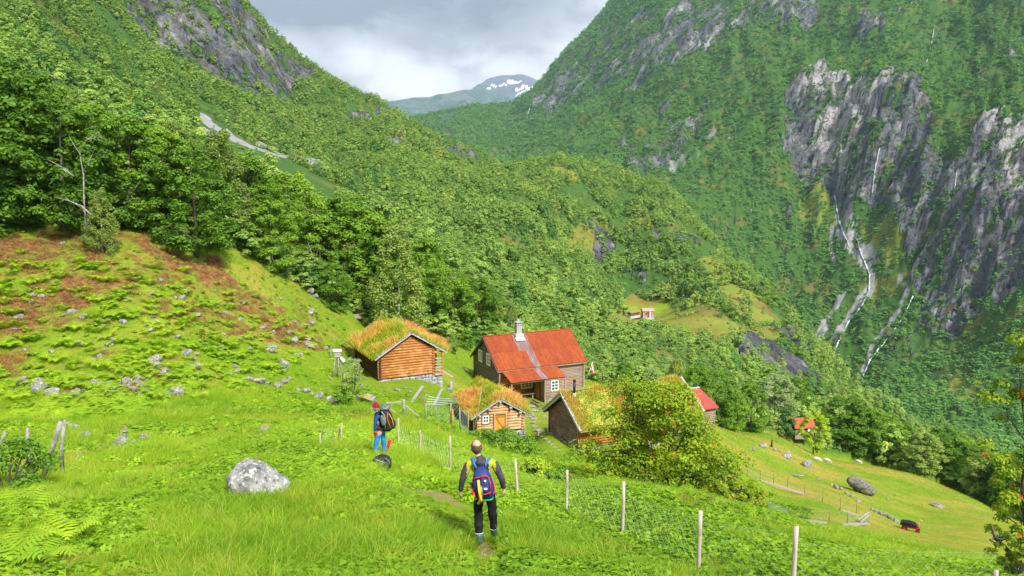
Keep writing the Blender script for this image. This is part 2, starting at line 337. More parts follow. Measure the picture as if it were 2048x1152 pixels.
# ------------------------------------------------------------------ material helpers
class NT:
    def __init__(s,name):
        s.m=bpy.data.materials.new(name); s.m.use_nodes=True; s.t=s.m.node_tree; s.t.nodes.clear()
        s.out=s.n('ShaderNodeOutputMaterial')
    def n(s,typ,**kw):
        x=s.t.nodes.new(typ)
        for k,v in kw.items():
            if k.startswith('i_'): 
                key=k[2:]; key=int(key) if key.isdigit() else key.replace('_',' ')
                s.set(x.inputs[key],v)
            else: setattr(x,k,v)
        return x
    def set(s,inp,v):
        if isinstance(v,bpy.types.NodeSocket): s.t.links.new(v,inp)
        else: inp.default_value=v
    def coord(s,k='Object'): return s.n('ShaderNodeTexCoord').outputs[k]
    def map(s,v,scale=(1,1,1),rot=(0,0,0)):
        x=s.n('ShaderNodeMapping'); s.set(x.inputs[0],v); x.inputs['Scale'].default_value=scale; x.inputs['Rotation'].default_value=rot; return x.outputs[0]
    def noise(s,v,scale,detail=4,rough=.6,dist=0): 
        x=s.n('ShaderNodeTexNoise'); s.set(x.inputs['Vector'],v); s.set(x.inputs['Scale'],scale); x.inputs['Detail'].default_value=detail; x.inputs['Roughness'].default_value=rough; x.inputs['Distortion'].default_value=dist; return x.outputs[0]
    def voro(s,v,scale,feature='F1',out='Distance'):
        x=s.n('ShaderNodeTexVoronoi',feature=feature); s.set(x.inputs['Vector'],v); x.inputs['Scale'].default_value=scale; return x.outputs[out]
    def ramp(s,v,stops):
        x=s.n('ShaderNodeValToRGB'); s.set(x.inputs[0],v); e=x.color_ramp.elements
        for i,(p,c) in enumerate(stops):
            if i<2: el=e[i]; el.position=p
            else: el=e.new(p)
            el.color=(*c,1) if hasattr(c,'__len__') else (c,c,c,1)
        return x.outputs[0]
    def mix(s,f,a,b,mode='MIX'):
        x=s.n('ShaderNodeMix',data_type='RGBA',blend_type=mode); s.set(x.inputs[0],f)
        for i,v in ((6,a),(7,b)):
            if not isinstance(v,bpy.types.NodeSocket): v=(*v,1) if len(v)==3 else v
            s.set(x.inputs[i],v)
        return x.outputs[2]
    def math(s,op,a,b=0.5,clamp=False):
        x=s.n('ShaderNodeMath',operation=op,use_clamp=clamp); s.set(x.inputs[0],a); s.set(x.inputs[1],b); return x.outputs[0]
    def attr(s,name,typ='GEOMETRY'): return s.n('ShaderNodeAttribute',attribute_name=name,attribute_type=typ).outputs['Fac']
    def bump(s,h,strength=.5,dist=.05):
        x=s.n('ShaderNodeBump'); s.set(x.inputs['Height'],h); x.inputs['Strength'].default_value=strength; x.inputs['Distance'].default_value=dist; return x.outputs[0]
    def bsdf(s,col,rough=.8,normal=None,metal=0,spec=.3):
        b=s.n('ShaderNodeBsdfPrincipled')
        s.set(b.inputs['Base Color'],col if isinstance(col,bpy.types.NodeSocket) else (*col,1)); s.set(b.inputs['Roughness'],rough)
        b.inputs['Metallic'].default_value=metal; b.inputs['Specular IOR Level'].default_value=spec
        if normal is not None: s.set(b.inputs['Normal'],normal)
        return b.outputs[0]
    def done(s,sh): s.t.links.new(sh,s.out.inputs[0]); return s.m
# ------------------------------------------------------------------ terrain material
def terrain_mat():
    t=NT('ground_cover'); P=t.n('ShaderNodeNewGeometry').outputs['Position']
    n1=t.noise(P,.35,5,.65); n2=t.noise(P,2.6,5,.7); n3=t.noise(P,.02,5,.6); n4=t.noise(P,.11,6,.7)
    gr=t.mix(t.ramp(n2,[(.3,0),(.7,1)]),(.075,.155,.008),(.20,.30,.014))
    gr=t.mix(t.ramp(n1,[(.45,0),(.65,.8)]),gr,(.20,.28,.014))
    dryc=t.mix(n2,(.29,.29,.04),(.44,.23,.07)); dryc=t.mix(t.ramp(n4,[(.45,0),(.62,.7)]),dryc,(.17,.27,.02))
    c=t.mix(t.math('MULTIPLY',t.attr('dry'),t.ramp(n1,[(.3,.3),(.6,1)])),gr,dryc)
    hc=t.mix(t.ramp(n2,[(.3,0),(.7,1)]),(.07,.026,.012),(.36,.17,.06)); hc=t.mix(t.ramp(n1,[(.5,0),(.6,.6)]),hc,(.12,.16,.02))
    c=t.mix(t.attr('heath'),c,hc)
    wc=t.mix(n4,(.018,.055,.012),(.075,.15,.022)); wc=t.mix(t.math('MULTIPLY',t.ramp(t.noise(P,.028,6,.7),[(.53,0),(.63,.9)]),t.ramp(n1,[(.35,.4),(.6,1)])),wc,t.mix(n4,(.15,.15,.035),(.19,.12,.04))); c=t.mix(t.attr('wood'),c,wc)
    c=t.mix(t.attr('dirt'),c,(.22,.16,.08))
    # rock: grey blue with pale faces, dark joints and lichen
    Q=t.map(P,(1,1,.8)); r1=t.noise(Q,.03,8,.7,.6); r2=t.noise(Q,.13,10,.78,1.2); 
    cr=t.voro(t.map(P,(1,1,.3)),.045,'DISTANCE_TO_EDGE')
    rc=t.mix(t.ramp(r2,[(.38,0),(.60,1)]),(.026,.032,.045),(.235,.255,.28))
    rc=t.mix(t.ramp(r1,[(.52,0),(.66,.9)]),rc,(.46,.45,.45)); rc=t.mix(t.math('MULTIPLY',t.attr('pale'),t.ramp(r2,[(.40,.1),(.52,1)])),rc,(.66,.63,.62))
    rc=t.mix(t.ramp(t.noise(P,.09,5,.7),[(.52,0),(.66,.75)]),rc,(.20,.17,.05))
    rc=t.mix(t.ramp(t.noise(t.map(P,(.2,.2,.01)),.5,4,.6),[(.58,0),(.7,.35)]),rc,(.02,.022,.03))
    rk=t.math('ADD',t.attr('rock'),t.math('MULTIPLY',t.math('SUBTRACT',r2,.5),1.1)); rk=t.ramp(rk,[(.38,0),(.56,1)])
    c=t.mix(rk,c,rc)
    sc=t.mix(t.ramp(t.noise(P,.25,6,.7),[(.3,0),(.7,1)]),(.14,.14,.15),(.34,.335,.34))
    c=t.mix(t.ramp(t.attr('scree'),[(.2,0),(.55,1)]),c,sc)
    h=t.math('ADD',t.math('MULTIPLY',n2,.10),t.math('MULTIPLY',t.math('MULTIPLY',r2,rk),6))
    h=t.math('ADD',h,t.math('MULTIPLY',t.noise(P,.3,6,.7),t.math('MULTIPLY',t.attr('rock'),3)))
    return t.done(t.bsdf(c,.95,t.bump(h,1.0,1.6),spec=.15))
M_TER=terrain_mat()
def make_patch(name,mask,label=None):
    fm=mask[:-1,:-1]; ii,jj=np.nonzero(fm)
    if not len(ii): return
    idx=lambda i,j:i*NW+j
    F=np.stack([idx(ii,jj),idx(ii+1,jj),idx(ii+1,jj+1),idx(ii,jj+1)],1)
    used,inv=np.unique(F.ravel(),return_inverse=True); F=inv.reshape(F.shape)
    V=np.stack([GX.ravel()[used],GY.ravel()[used],GZ.ravel()[used]],1)
    at={k:('POINT','FLOAT',np.clip(a,0,1).ravel()[used]) for k,a in dict(rock=rock,scree=scree,pale=pale,dry=dry,heath=heath,wood=wood,dirt=dirt).items()}
    o=bpy.data.objects.new(name,npmesh(name,V,F,[M_TER],at,True)); link(o); o['kind']='structure'; return o
make_patch('meadow',REG==0); make_patch('hillside',REG==1); make_patch('mountain',REG==2)
# ------------------------------------------------------------------ distant snow mountain
def far_mountain():
    sx=[400,700,745,790,860,900,940,960,975,1000,1035,1065,1090,1140,1300]; sy=[232,216,213,208,199,190,183,172,163,157,154,158,166,190,250]
    xs=np.linspace(400,1300,220); js=np.linspace(0,1.25,70)
    PX,J=np.meshgrid(xs,js,indexing='ij'); top=np.interp(PX,sx,sy)
    peak=np.clip((PX-930)/60,0,1)
    Yt=6400+900*peak; Y=5200+(Yt-5200)*J
    pb=300.; py=np.where(J<1,pb+(top-pb)*J**.85,top+(J-1)*260)
    a,b=ray(PX,py); X=a*Y; Z=b*Y+(ridged(X/600,Y/600,4,300)*45+fbm(X/150,Y/150,3,301)*14)*np.clip(1-np.abs(J-1)*0,0,1)*.8
    pxx,pyy=project(X,Y,Z)
    sn=np.zeros(X.shape)
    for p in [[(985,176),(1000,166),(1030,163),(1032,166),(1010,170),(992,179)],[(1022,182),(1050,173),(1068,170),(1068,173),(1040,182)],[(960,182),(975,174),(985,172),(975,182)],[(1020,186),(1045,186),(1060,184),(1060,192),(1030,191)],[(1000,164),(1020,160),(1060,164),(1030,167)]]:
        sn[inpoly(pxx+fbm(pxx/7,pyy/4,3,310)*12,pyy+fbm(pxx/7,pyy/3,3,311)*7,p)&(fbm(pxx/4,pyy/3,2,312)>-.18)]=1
    n=len(js); ii,jj=np.meshgrid(np.arange(len(xs)-1),np.arange(n-1),indexing='ij'); ii=ii.ravel(); jj=jj.ravel()
    F=np.stack([ii*n+jj,(ii+1)*n+jj,(ii+1)*n+jj+1,ii*n+jj+1],1)
    t=NT('fell'); P=t.n('ShaderNodeNewGeometry').outputs['Position']
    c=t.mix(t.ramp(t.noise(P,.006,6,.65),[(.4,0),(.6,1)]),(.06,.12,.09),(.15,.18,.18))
    c=t.mix(t.math('MULTIPLY',t.attr('high'),.85),c,(.15,.165,.22)); c=t.mix(t.ramp(t.attr('snow'),[(.35,0),(.6,1)]),c,(.85,.86,.9))  # peak tinted lighter and bluer: distance haze put into the colour
    m=t.done(t.bsdf(c,.95,t.bump(t.noise(P,.02,6,.7),.8,30)))
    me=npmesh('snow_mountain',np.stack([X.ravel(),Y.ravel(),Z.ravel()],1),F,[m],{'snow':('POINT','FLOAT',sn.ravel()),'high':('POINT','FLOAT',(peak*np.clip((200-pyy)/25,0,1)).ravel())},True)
    o=bpy.data.objects.new('snow_mountain',me); link(o); o['kind']='structure'
far_mountain()
# ------------------------------------------------------------------ camera
cam=bpy.data.cameras.new('camera'); co=bpy.data.objects.new('camera',cam); link(co)
cam.sensor_width=36; cam.lens=36*F/2048; cam.clip_end=30000; cam.clip_start=.1
co.rotation_euler=(math.pi/2-PIT,0,0); scene.camera=co
# ------------------------------------------------------------------ light
SUN_EL,SUN_AZ=math.radians(46),math.radians(147)   # azimuth from +Y towards +X
sd=Vector((math.sin(SUN_AZ)*math.cos(SUN_EL),math.cos(SUN_AZ)*math.cos(SUN_EL),math.sin(SUN_EL)))
sl=bpy.data.lights.new('sun','SUN'); sl.energy=3.7; sl.angle=math.radians(10); sl.color=(1,.97,.92)
so=bpy.data.objects.new('sun',sl); link(so); so.rotation_euler=sd.to_track_quat('Z','Y').to_euler()
w=bpy.data.worlds.new('World'); scene.world=w; w.use_nodes=True; t=w.node_tree; t.nodes.clear()
class WT(NT):
    def __init__(s,t): s.t=t
k=WT(t); out=k.n('ShaderNodeOutputWorld'); bg=k.n('ShaderNodeBackground')
sky=k.n('ShaderNodeTexSky',sky_type='NISHITA',sun_disc=False,sun_elevation=SUN_EL,sun_rotation=SUN_AZ)
sky.air_density=1.2; sky.dust_density=2
D=k.n('ShaderNodeTexCoord').outputs['Generated']
sep=k.n('ShaderNodeSeparateXYZ'); k.set(sep.inputs[0],D)
dv=k.math('ADD',sep.outputs[2],.22)
cx=k.math('DIVIDE',sep.outputs[0],dv); cy=k.math('DIVIDE',sep.outputs[1],dv)
cmb=k.n('ShaderNodeCombineXYZ'); k.set(cmb.inputs[0],cx); k.set(cmb.inputs[1],cy)
c1=k.noise(k.map(cmb.outputs[0],(1,.62,1)),1.3,3,.45,.1); c2=k.noise(k.map(cmb.outputs[0],(1,.7,1)),3.6,7,.62,.5)
cl=k.math('ADD',k.math('MULTIPLY',c1,.75),k.math('MULTIPLY',c2,.25))
CLOUD=k.ramp(cl,[(.36,(6.6,6.55,6.6)),(.46,(5.3,5.3,5.5)),(.54,(2.9,2.95,3.3)),(.61,(3.7,3.75,4.1)),(.72,(5.7,5.7,5.9))])
vd=k.n('ShaderNodeVectorMath',operation='DISTANCE'); k.set(vd.inputs[0],k.map(cmb.outputs[0],(1,1.5,1))); vd.inputs[1].default_value=(-.45,3.1,0)
dk=k.ramp(k.math('ADD',vd.outputs['Value'],k.math('MULTIPLY',k.math('SUBTRACT',c2,.5),1.1)),[(.28,.95),(.66,0)])
CLOUD=k.mix(dk,CLOUD,(1.75,1.8,2.2))
cov=k.ramp(c1,[(.28,.93),(.40,1)])
col=k.mix(cov,sky.outputs[0],CLOUD)
k.set(bg.inputs[0],col); bg.inputs[1].default_value=.098
t.links.new(bg.outputs[0],out.inputs[0])
# ------------------------------------------------------------------ haze
hz=MB().box((0,4200,540),(10400,8700,1560)).build('haze',[]) if False else None
def haze():
    zt=float(max(GZ.max(),60))+700; zb=float(GZ.min())-1
    zb=min(zb,-260.)
    t=NT('haze_air'); pv=t.n('ShaderNodeVolumePrincipled'); pv.inputs['Color'].default_value=(.50,.78,1,1); pv.inputs['Density'].default_value=HAZE; pv.inputs['Anisotropy'].default_value=.1
    t.t.links.new(pv.outputs[0],t.out.inputs['Volume'])
    o=MB().box((0,4000,(zt+zb)/2),(13000,9400,zt-zb)).build('haze',t.m); o['kind']='stuff'
HAZE=4.8e-5
haze()
scene.view_settings.view_transform='Standard'; scene.view_settings.look='None'; scene.view_settings.exposure=1.05; scene.view_settings.gamma=1
scene.cycles.volume_bounces=0; scene.cycles.max_bounces=6; scene.cycles.transparent_max_bounces=8
# ------------------------------------------------------------------ vegetation
def leaf_mat(name,dark,light,accent=None,trans=.35,rnd=.5,rough=.55,loc=0):
    t=NT(name); tint=t.attr('tint'); on_=t.n('ShaderNodeObjectInfo'); oi=on_.outputs['Random']
    if loc: oi=t.math('ADD',t.math('MULTIPLY',oi,.55),t.math('MULTIPLY',t.ramp(t.noise(on_.outputs['Location'],loc,4,.6),[(.35,0),(.65,1)]),.45))
    f=t.math('ADD',t.math('MULTIPLY',tint,1-rnd),t.math('MULTIPLY',oi,rnd))
    c=t.mix(f,dark,light)
    if accent:
        a=t.ramp(t.math('ADD',t.math('MULTIPLY',oi,.75),t.math('MULTIPLY',tint,.25)),[(.80,0),(.90,.75)])
        c=t.mix(a,c,accent)
    b=t.n('ShaderNodeBsdfPrincipled'); t.set(b.inputs['Base Color'],c); b.inputs['Roughness'].default_value=rough; b.inputs['Specular IOR Level'].default_value=.25
    tr=t.n('ShaderNodeBsdfTranslucent'); t.set(tr.inputs[0],t.mix(.5,c,t.mix(1.0,c,(1.2,1.25,.6),'MULTIPLY')))
    ms=t.n('ShaderNodeMixShader'); ms.inputs[0].default_value=trans
    t.t.links.new(b.outputs[0],ms.inputs[1]); t.t.links.new(tr.outputs[0],ms.inputs[2])
    return t.done(ms.outputs[0])
def bark_mat(name,a,b,sc=6):
    t=NT(name); P=t.coord(); n=t.noise(t.map(P,(1,1,.5)),sc,4,.7)
    return t.done(t.bsdf(t.mix(t.ramp(n,[(.4,0),(.6,1)]),a,b),.9,t.bump(n,.6,.03)))
M_BARK=bark_mat('bark',(.05,.042,.035),(.15,.13,.11)); M_BIRCH=bark_mat('birch_bark',(.09,.08,.07),(.58,.55,.50),3)
M_DEAD=bark_mat('bleached_wood',(.16,.15,.13),(.34,.32,.29))
M_LDARK=leaf_mat('leaf_dark',(.034,.105,.008),(.19,.36,.022),rnd=.3,trans=.38)
M_LMID=leaf_mat('leaf_mid',(.075,.19,.012),(.29,.47,.035),rnd=.35,trans=.4)
M_LBIR=leaf_mat('leaf_birch',(.14,.23,.045),(.38,.48,.09),rnd=.35,trans=.4)
M_LYEL=leaf_mat('leaf_yellow',(.20,.36,.012),(.48,.60,.03),rnd=.2,trans=.4)
M_LPALE=leaf_mat('leaf_pale',(.18,.27,.08),(.44,.52,.22),rnd=.2,trans=.4)
M_LFAR=leaf_mat('leaf_wood_near',(.070,.20,.028),(.50,.64,.13),(.64,.54,.10),rnd=.6,trans=.42,loc=.018)
M_LFAR2=leaf_mat('leaf_wood_green',(.035,.13,.03),(.20,.40,.07),rnd=.6,trans=.4,loc=.03)
M_LMTN=leaf_mat('leaf_wood_far',(.055,.21,.050),(.33,.58,.12),(.46,.52,.09),rnd=.55,trans=.42,loc=.006)
M_LROW=leaf_mat('leaf_rowan',(.06,.17,.008),(.42,.52,.018),(.48,.40,.02),rnd=0,trans=.42)
def leaves(C,N,s,rng,aspect=.6,fold=0):
    """rhombus leaves at centres C with normals N"""
    n=len(C); N=N/np.linalg.norm(N,axis=1,keepdims=True)
    r=rng.normal(size=(n,3)); T=np.cross(N,r); T/=np.linalg.norm(T,axis=1,keepdims=True)+1e-9; B=np.cross(N,T)
    s=np.asarray(s).reshape(-1,1)*np.ones((n,1))
    V=np.stack([C-T*s,C-B*s*aspect+T*s*.1,C+T*s,C+B*s*aspect+T*s*.1],1).reshape(-1,3)
    F=np.arange(4*n).reshape(-1,4)
    return V,F
def crown_mesh(name,mat,clumps,nl,ls,rng,flat=.75,drop=0.0,tb=None,up=.5,nr=.45,glob=0):
    Cs=[];Ns=[];Ts=[]
    zmin=min(c[0][2] for c in clumps); zmax=max(c[0][2] for c in clumps)
    for c,r in clumps:
        n=max(3,int(nl*rng.uniform(.7,1.3)*(r/np.mean([q[1] for q in clumps]))**2))
        d=rng.normal(size=(n,3)); d/=np.linalg.norm(d,axis=1,keepdims=True)
        d[:,2]=np.where(d[:,2]<-.35,-d[:,2]*.6,d[:,2])
        rr=r*rng.uniform(.35,1.08,size=(n,1))**.6
        p=np.array(c)+d*rr*np.array([1,1,flat]); 
        if drop: p[:,2]-=drop*r*rng.uniform(0,1,n)**2*1.4
        Cs.append(p); cc=np.array([0,0,(zmin+zmax)/2]); w_=p-cc; w_/=np.linalg.norm(w_,axis=1,keepdims=True)+1e-6
        Ns.append(d*(1-glob)+w_*glob*1.4+np.array([0,0,up])+rng.normal(size=(n,3))*nr)
        Ts.append(np.clip(rng.uniform(0,1)*.45+rng.uniform(0,.55,n),0,1))
    C=np.concatenate(Cs);N=np.concatenate(Ns);T=np.concatenate(Ts)
    V,F=leaves(C,N,ls*rng.uniform(.7,1.3,len(C)),rng)
    return npmesh(name,V,F,[mat],{'tint':('FACE','FLOAT',T)})
def clump_set(h,cr,cb,K,rng,shape='round',cs=.36):
    out=[]
    for i in range(K):
        t=rng.uniform(0,1)**.85
        if shape=='round': R=cr*(math.sin(math.pi*min(1,.12+t*.86))**.55)
        elif shape=='cone': R=cr*(1-t)**.6*(.55+.45*min(1,t*5))
        else: R=cr*(1-.75*t**1.6)*(.75+.25*min(1,t*4))
        a=i*2.39996+rng.uniform(-.4,.4); d=R*rng.uniform(.35,1)**.5
        z=h*(cb+(1-cb)*t)
        r=cr*cs*rng.uniform(.65,1.25)*(1-.35*t)
        out.append(((d*math.cos(a),d*math.sin(a),min(z,h-r*.5)),r))
    return out
def trunk_mb(h,tr,clumps,rng,nb=8,lean=.04,top=.88,n=6):
    mb=MB(); pts=[];rad=[]
    ox=oy=0
    for i in range(7):
        t=i/6; ox+=rng.uniform(-lean,lean)*h*.3; oy+=rng.uniform(-lean,lean)*h*.3
        pts.append((ox*(i>0),oy*(i>0),h*top*t-.25*(i==0))); rad.append(tr*(1.25 if i==0 else 1-.82*t))
    mb.tube(pts,rad,n)
    cl=sorted(clumps,key=lambda c:-c[1])[:nb]
    for c,r in cl:
        z0=max(h*.12,c[2]-math.hypot(c[0],c[1])*rng.uniform(.5,1.0)); t=min(z0/(h*top),.95); k=min(int(t*6),5); q=t*6-k
        b=[pts[k][m]*(1-q)+pts[k+1][m]*q for m in range(3)]
        mid=[(b[m]+c[m])/2+rng.uniform(-.05,.05)*h*.5 for m in range(3)]
        mb.tube([b,mid,c],[tr*(1-.8*t)*.55,tr*.28,tr*.08],max(4,n-2),cap=False)
    return mb
class Proto: pass
def make_proto(h,cr,cb,K,nl,ls,mat,bark,shape='round',seed=0,tr=.16,drop=0,nb=8,cs=.36,flat=.9,nr=.45,glob=0,up=.5):
    rng=np.random.default_rng(seed); p=Proto(); p.h=h
    cl=clump_set(h,cr,cb,K,rng,shape,cs)
    p.crown=crown_mesh('crown',mat,cl,nl,ls,rng,flat,drop,None,up,nr,glob)
    mb=trunk_mb(h,tr,cl,rng,nb); me=bpy.data.meshes.new('trunk'); me.from_pydata(mb.v,[],mb.f); me.materials.append(bark)
    me.polygons.foreach_set('use_smooth',[True]*len(mb.f)); me.update(); p.trunk=me
    return p
def plant_tree(p,loc,h,name,label,cat='tree',group=None,rz=None,wide=1.0):
    s=h/p.h
    e=empty(name,loc,random.uniform(0,6.28) if rz is None else rz,label,cat,group,scale=(s*wide,s*wide,s))
    for nm,me in (('trunk',p.trunk),('crown',p.crown)): link(bpy.data.objects.new(nm,me),e)
    return e
# leaf-rich trees for the edge of the wood
PB=[make_proto(11,3.7,.03,115,140,.15,M_LDARK,M_BARK,'round',s,.2,cs=.27) for s in (1,2,3)]
PM=[make_proto(11,3.4,.03,110,130,.15,M_LMID,M_BARK,'round',s,.18,cs=.27) for s in (4,5)]
PW=[make_proto(12,2.9,.08,110,130,.12,M_LBIR,M_BIRCH,'tall',s,.15,drop=1.1,cs=.26,flat=1.1) for s in (6,7)]
PY=[make_proto(10,2.8,.22,60,140,.15,M_LYEL,M_BARK,'round',8,.14,cs=.28)]
PP=[make_proto(9,3.3,.08,70,140,.15,M_LPALE,M_BARK,'round',9,.15,cs=.27),make_proto(9,3.0,.06,70,140,.15,M_LBIR,M_BARK,'round',19,.15,cs=.27)]
def hfor(loc,pytop):
    return max(1.5,zat(1024,pytop,loc[1])-loc[2])
def put(px,Y,pytop,kinds,name,label,group=None,wide=1.0,cat='tree'):
    q=gp(px,Y); h=hfor(q,pytop)
    return plant_tree(random.choice(kinds),q,h,name,label,cat,group,wide=wide)
# front of the wood, left to right: bearing, distance, top
EDGE=[(-95,60,100,PB,'dark'),(8,64,120,PB,'dark'),(75,69,150,PB,'dark'),(128,64,205,PB,'dark'),(190,70,212,PM,'light'),(205,62,380,PW,'pale'),(262,70,236,PB,'dark'),(330,73,262,PM,'green'),
 (392,69,300,PB,'dark'),(362,76,245,PW,'pale'),(448,80,262,PW,'pale'),(500,84,318,PB,'dark'),(545,80,402,PM,'green'),(590,92,345,PM,'green'),(640,92,430,PM,'fresh green'),(702,97,392,PB,'dark'),
 (735,97,420,PM,'green'),(795,88,452,PW,'pale'),(842,104,478,PM,'green'),(905,108,538,PM,'green'),(955,113,556,PB,'dark'),(668,86,528,PB,'dark')]
WORDS={'dark':'dark leafy','light':'light green leafy','green':'mid green leafy','pale':'pale drooping birch','fresh green':'fresh green leafy'}
nth=['nearest the left side','second along','third along','fourth along','fifth along','sixth along','seventh along','eighth along','ninth along','tenth along','eleventh along','twelfth along','thirteenth along','fourteenth along','fifteenth along','sixteenth along','seventeenth along','eighteenth along','nineteenth along','twentieth along','twenty-first along','last along']
order=sorted(range(len(EDGE)),key=lambda i:EDGE[i][0]); rank={i:k for k,i in enumerate(order)}
for i,(px,Y,top,K,wd) in enumerate(EDGE):
    special={(795,88):'tall pale birch with hanging twigs and white trunk behind the upper cabin',(8,64):'dark leafy tree filling the left side above the red brown heather',
      (955,113):'rounded dark tree standing right behind the tall house',(205,62):'low pale bushy birch bulging out over the heather slope'}.get((px,Y))
    lab=special or f"{WORDS[wd]}{' tree' if wd!='pale' else ''} {nth[rank[i]]} the wood edge from the left"
    put(px,Y,top,K,'birch_tree' if wd=='pale' else 'leafy_tree',lab,'trees along the edge of the wood',wide=1.12)
# second and third rows behind the edge of the wood
rr=np.random.default_rng(5)
for i in range(150):
    px=rr.uniform(-60,1020); Y=float(np.interp(px,TLX,TLY))*rr.uniform(1.05,1.9); h=rr.uniform(7,11); q_=gp(px,Y)
    if project(q_.x,q_.y,q_.z+h)[1]<np.interp(px,[-60,150,300,420,500,600,700,800,900,1020],[40,140,190,258,312,362,410,460,525,600]): h*=.62
    if project(q_.x,q_.y,q_.z+h)[1]<np.interp(px,[-60,150,300,420,500,600,700,800,900,1020],[40,140,190,258,312,362,410,460,525,600]): continue
    plant_tree(random.choice([PB[0],PB[1],PB[2],PM[0],PM[1],PW[0],PW[1]]),gp(px,Y),h,'leafy_tree','green tree in the dense wood rising behind its front row','tree','trees in the wood behind its edge')
# trees and bushes round the farm and along the far side of the pasture
SIDE=[(1205,112,735,PP,'grey green bushy tree beyond the right end of the red roofed house'),(1250,118,722,PM,'green bushy tree behind the ridge of the long turf roof'),
 (1300,122,738,PP,'grey green tree behind the middle of the long turf roof'),(1352,124,716,PW,'pale birch behind the far end of the long turf roof'),
 (1395,122,735,PM,'green tree behind the small red roofed annex'),(1432,128,742,PB,'dark green tree just right of the small red roofed annex'),
 (1462,134,778,PM,'fresh green tree at the upper corner of the pasture'),(1500,138,768,PM,'tall fresh green tree on the upper pasture edge'),
 (1548,160,752,PP,'grey green tree behind the old shed, left of it'),(1590,185,758,PB,'dark green tree directly behind the old shed'),
 (1626,143,822,PY,'yellow green tree with bare trunk in front of the old shed'),(1690,160,806,PB,'dark tree right of the yellow green one at the pasture edge'),
 (1722,158,828,PM,'green tree above the single grazing sheep'),(1764,160,834,PM,'rounded green tree behind the pasture brow'),(1800,164,860,PB,'dark tree left of the pale grey green one'),
 (1842,152,880,PP,'pale grey green rounded tree at the pasture brow'),(1885,160,868,PB,'dark tree right of the pale grey green one'),(1915,158,885,PM,'green tree over the right part of the pasture brow'),
 (1948,148,905,PB,'dark leafy tree low on the pasture brow'),(1978,140,925,PP,'pale spiky topped tree near the right end of the pasture brow'),(2015,136,930,PB,'dark tree near the right end of the pasture brow'),(2060,132,915,PB,'last dark tree at the right end of the pasture brow'),
 (935,98,660,PM,'low green tree between the upper cabin and the tall house'),(905,90,668,PP,'small grey green apple tree right of the upper cabin')]
for px,Y,top,K,lab in SIDE: put(px,Y,top-(12 if px>1670 else 0),K,'leafy_tree',lab,'trees round the farm and the pasture',wide=1.45 if px>1670 else 1.15)
# prototypes for the woods on the slopes
def joined(p,name):
    nt=len(p.trunk.polygons); me=p.crown.copy(); me.name=name
    o=bpy.data.objects.new(name,me); return o
FC=bpy.data.collections.new('wood_kinds'); MC=bpy.data.collections.new('mountain_wood_kinds')
PF=[make_proto(8,2.2 if i<3 else 2.7,.04,26,34,.30,M_LFAR2 if i>4 else M_LFAR,M_BIRCH,sh,20+i,.09,cs=.36,flat=1.0,nb=3,nr=.28,glob=.35) for i,sh in enumerate(['tall','round','tall','round','round','tall'])]
PG=[make_proto(8,3.1,.0,16,22,.60,M_LMTN,M_BARK,sh,40+i,.12,cs=.42,nb=2,flat=1.0,nr=.25,glob=.5) for i,sh in enumerate(['round','tall','round','round'])]
for i,p in enumerate(PF): FC.objects.link(joined(p,f'kind_{i}'))
for i,p in enumerate(PG): MC.objects.link(joined(p,f'kind_{i}'))
def scatter(name,P,scale,rot,idx,coll,kind='stuff',align=None):
    me=bpy.data.meshes.new(name); n=len(P); me.vertices.add(n); me.vertices.foreach_set('co',np.asarray(P,np.float32).ravel())
    for an,typ,val in (('sc','FLOAT_VECTOR',scale),('rt','FLOAT_VECTOR',rot),('ix','INT',idx)):
        a=me.attributes.new(an,typ,'POINT'); a.data.foreach_set('vector' if typ=='FLOAT_VECTOR' else 'value',np.asarray(val,np.float32 if typ!='INT' else np.int32).ravel())
    me.update(); o=bpy.data.objects.new(name,me); link(o)
    g=bpy.data.node_groups.new(name,'GeometryNodeTree'); g.interface.new_socket('Geometry',in_out='INPUT',socket_type='NodeSocketGeometry'); g.interface.new_socket('Geometry',in_out='OUTPUT',socket_type='NodeSocketGeometry')
    N=g.nodes; gi=N.new('NodeGroupInput'); go=N.new('NodeGroupOutput'); ip=N.new('GeometryNodeInstanceOnPoints'); ci=N.new('GeometryNodeCollectionInfo')
    ci.inputs['Collection'].default_value=coll; ci.inputs['Separate Children'].default_value=True; ci.inputs['Reset Children'].default_value=True
    ip.inputs['Pick Instance'].default_value=True
    def A(nm,dt):
        a=N.new('GeometryNodeInputNamedAttribute'); a.data_type=dt; a.inputs[0].default_value=nm; return a.outputs[0]
    L=g.links; L.new(gi.outputs[0],ip.inputs['Points']); L.new(ci.outputs[0],ip.inputs['Instance']); L.new(A('ix','INT'),ip.inputs['Instance Index'])
    L.new(A('rt','FLOAT_VECTOR'),ip.inputs['Rotation']); L.new(A('sc','FLOAT_VECTOR'),ip.inputs['Scale']); L.new(ip.outputs[0],go.inputs[0])
    md=o.modifiers.new('scatter','NODES'); md.node_group=g; o['kind']=kind
    return o
def visible(x,y,z,top):
    ok=np.ones(len(x),bool)
    for s in np.linspace(.04,.97,48):
        sy=y*s; ok&=HZ(x*s,sy)<(z+top)*s+1.0
    return ok
def wood_points(seed,step,y0,y1,rmin):
    rng=np.random.default_rng(seed); us=np.arange(-.86,.86,step); ws=np.arange(math.log(y0+SH),math.log(y1+SH),step)
    U,Wg=np.meshgrid(us,ws,indexing='ij'); U=U+rng.uniform(-.5,.5,U.shape)*step; Wg=Wg+rng.uniform(-.5,.5,U.shape)*step
    U=U.ravel();Wg=Wg.ravel(); Yp=np.exp(Wg); x=U*Yp; y=Yp-SH; z=HZ(x,y); return rng,x,y,z
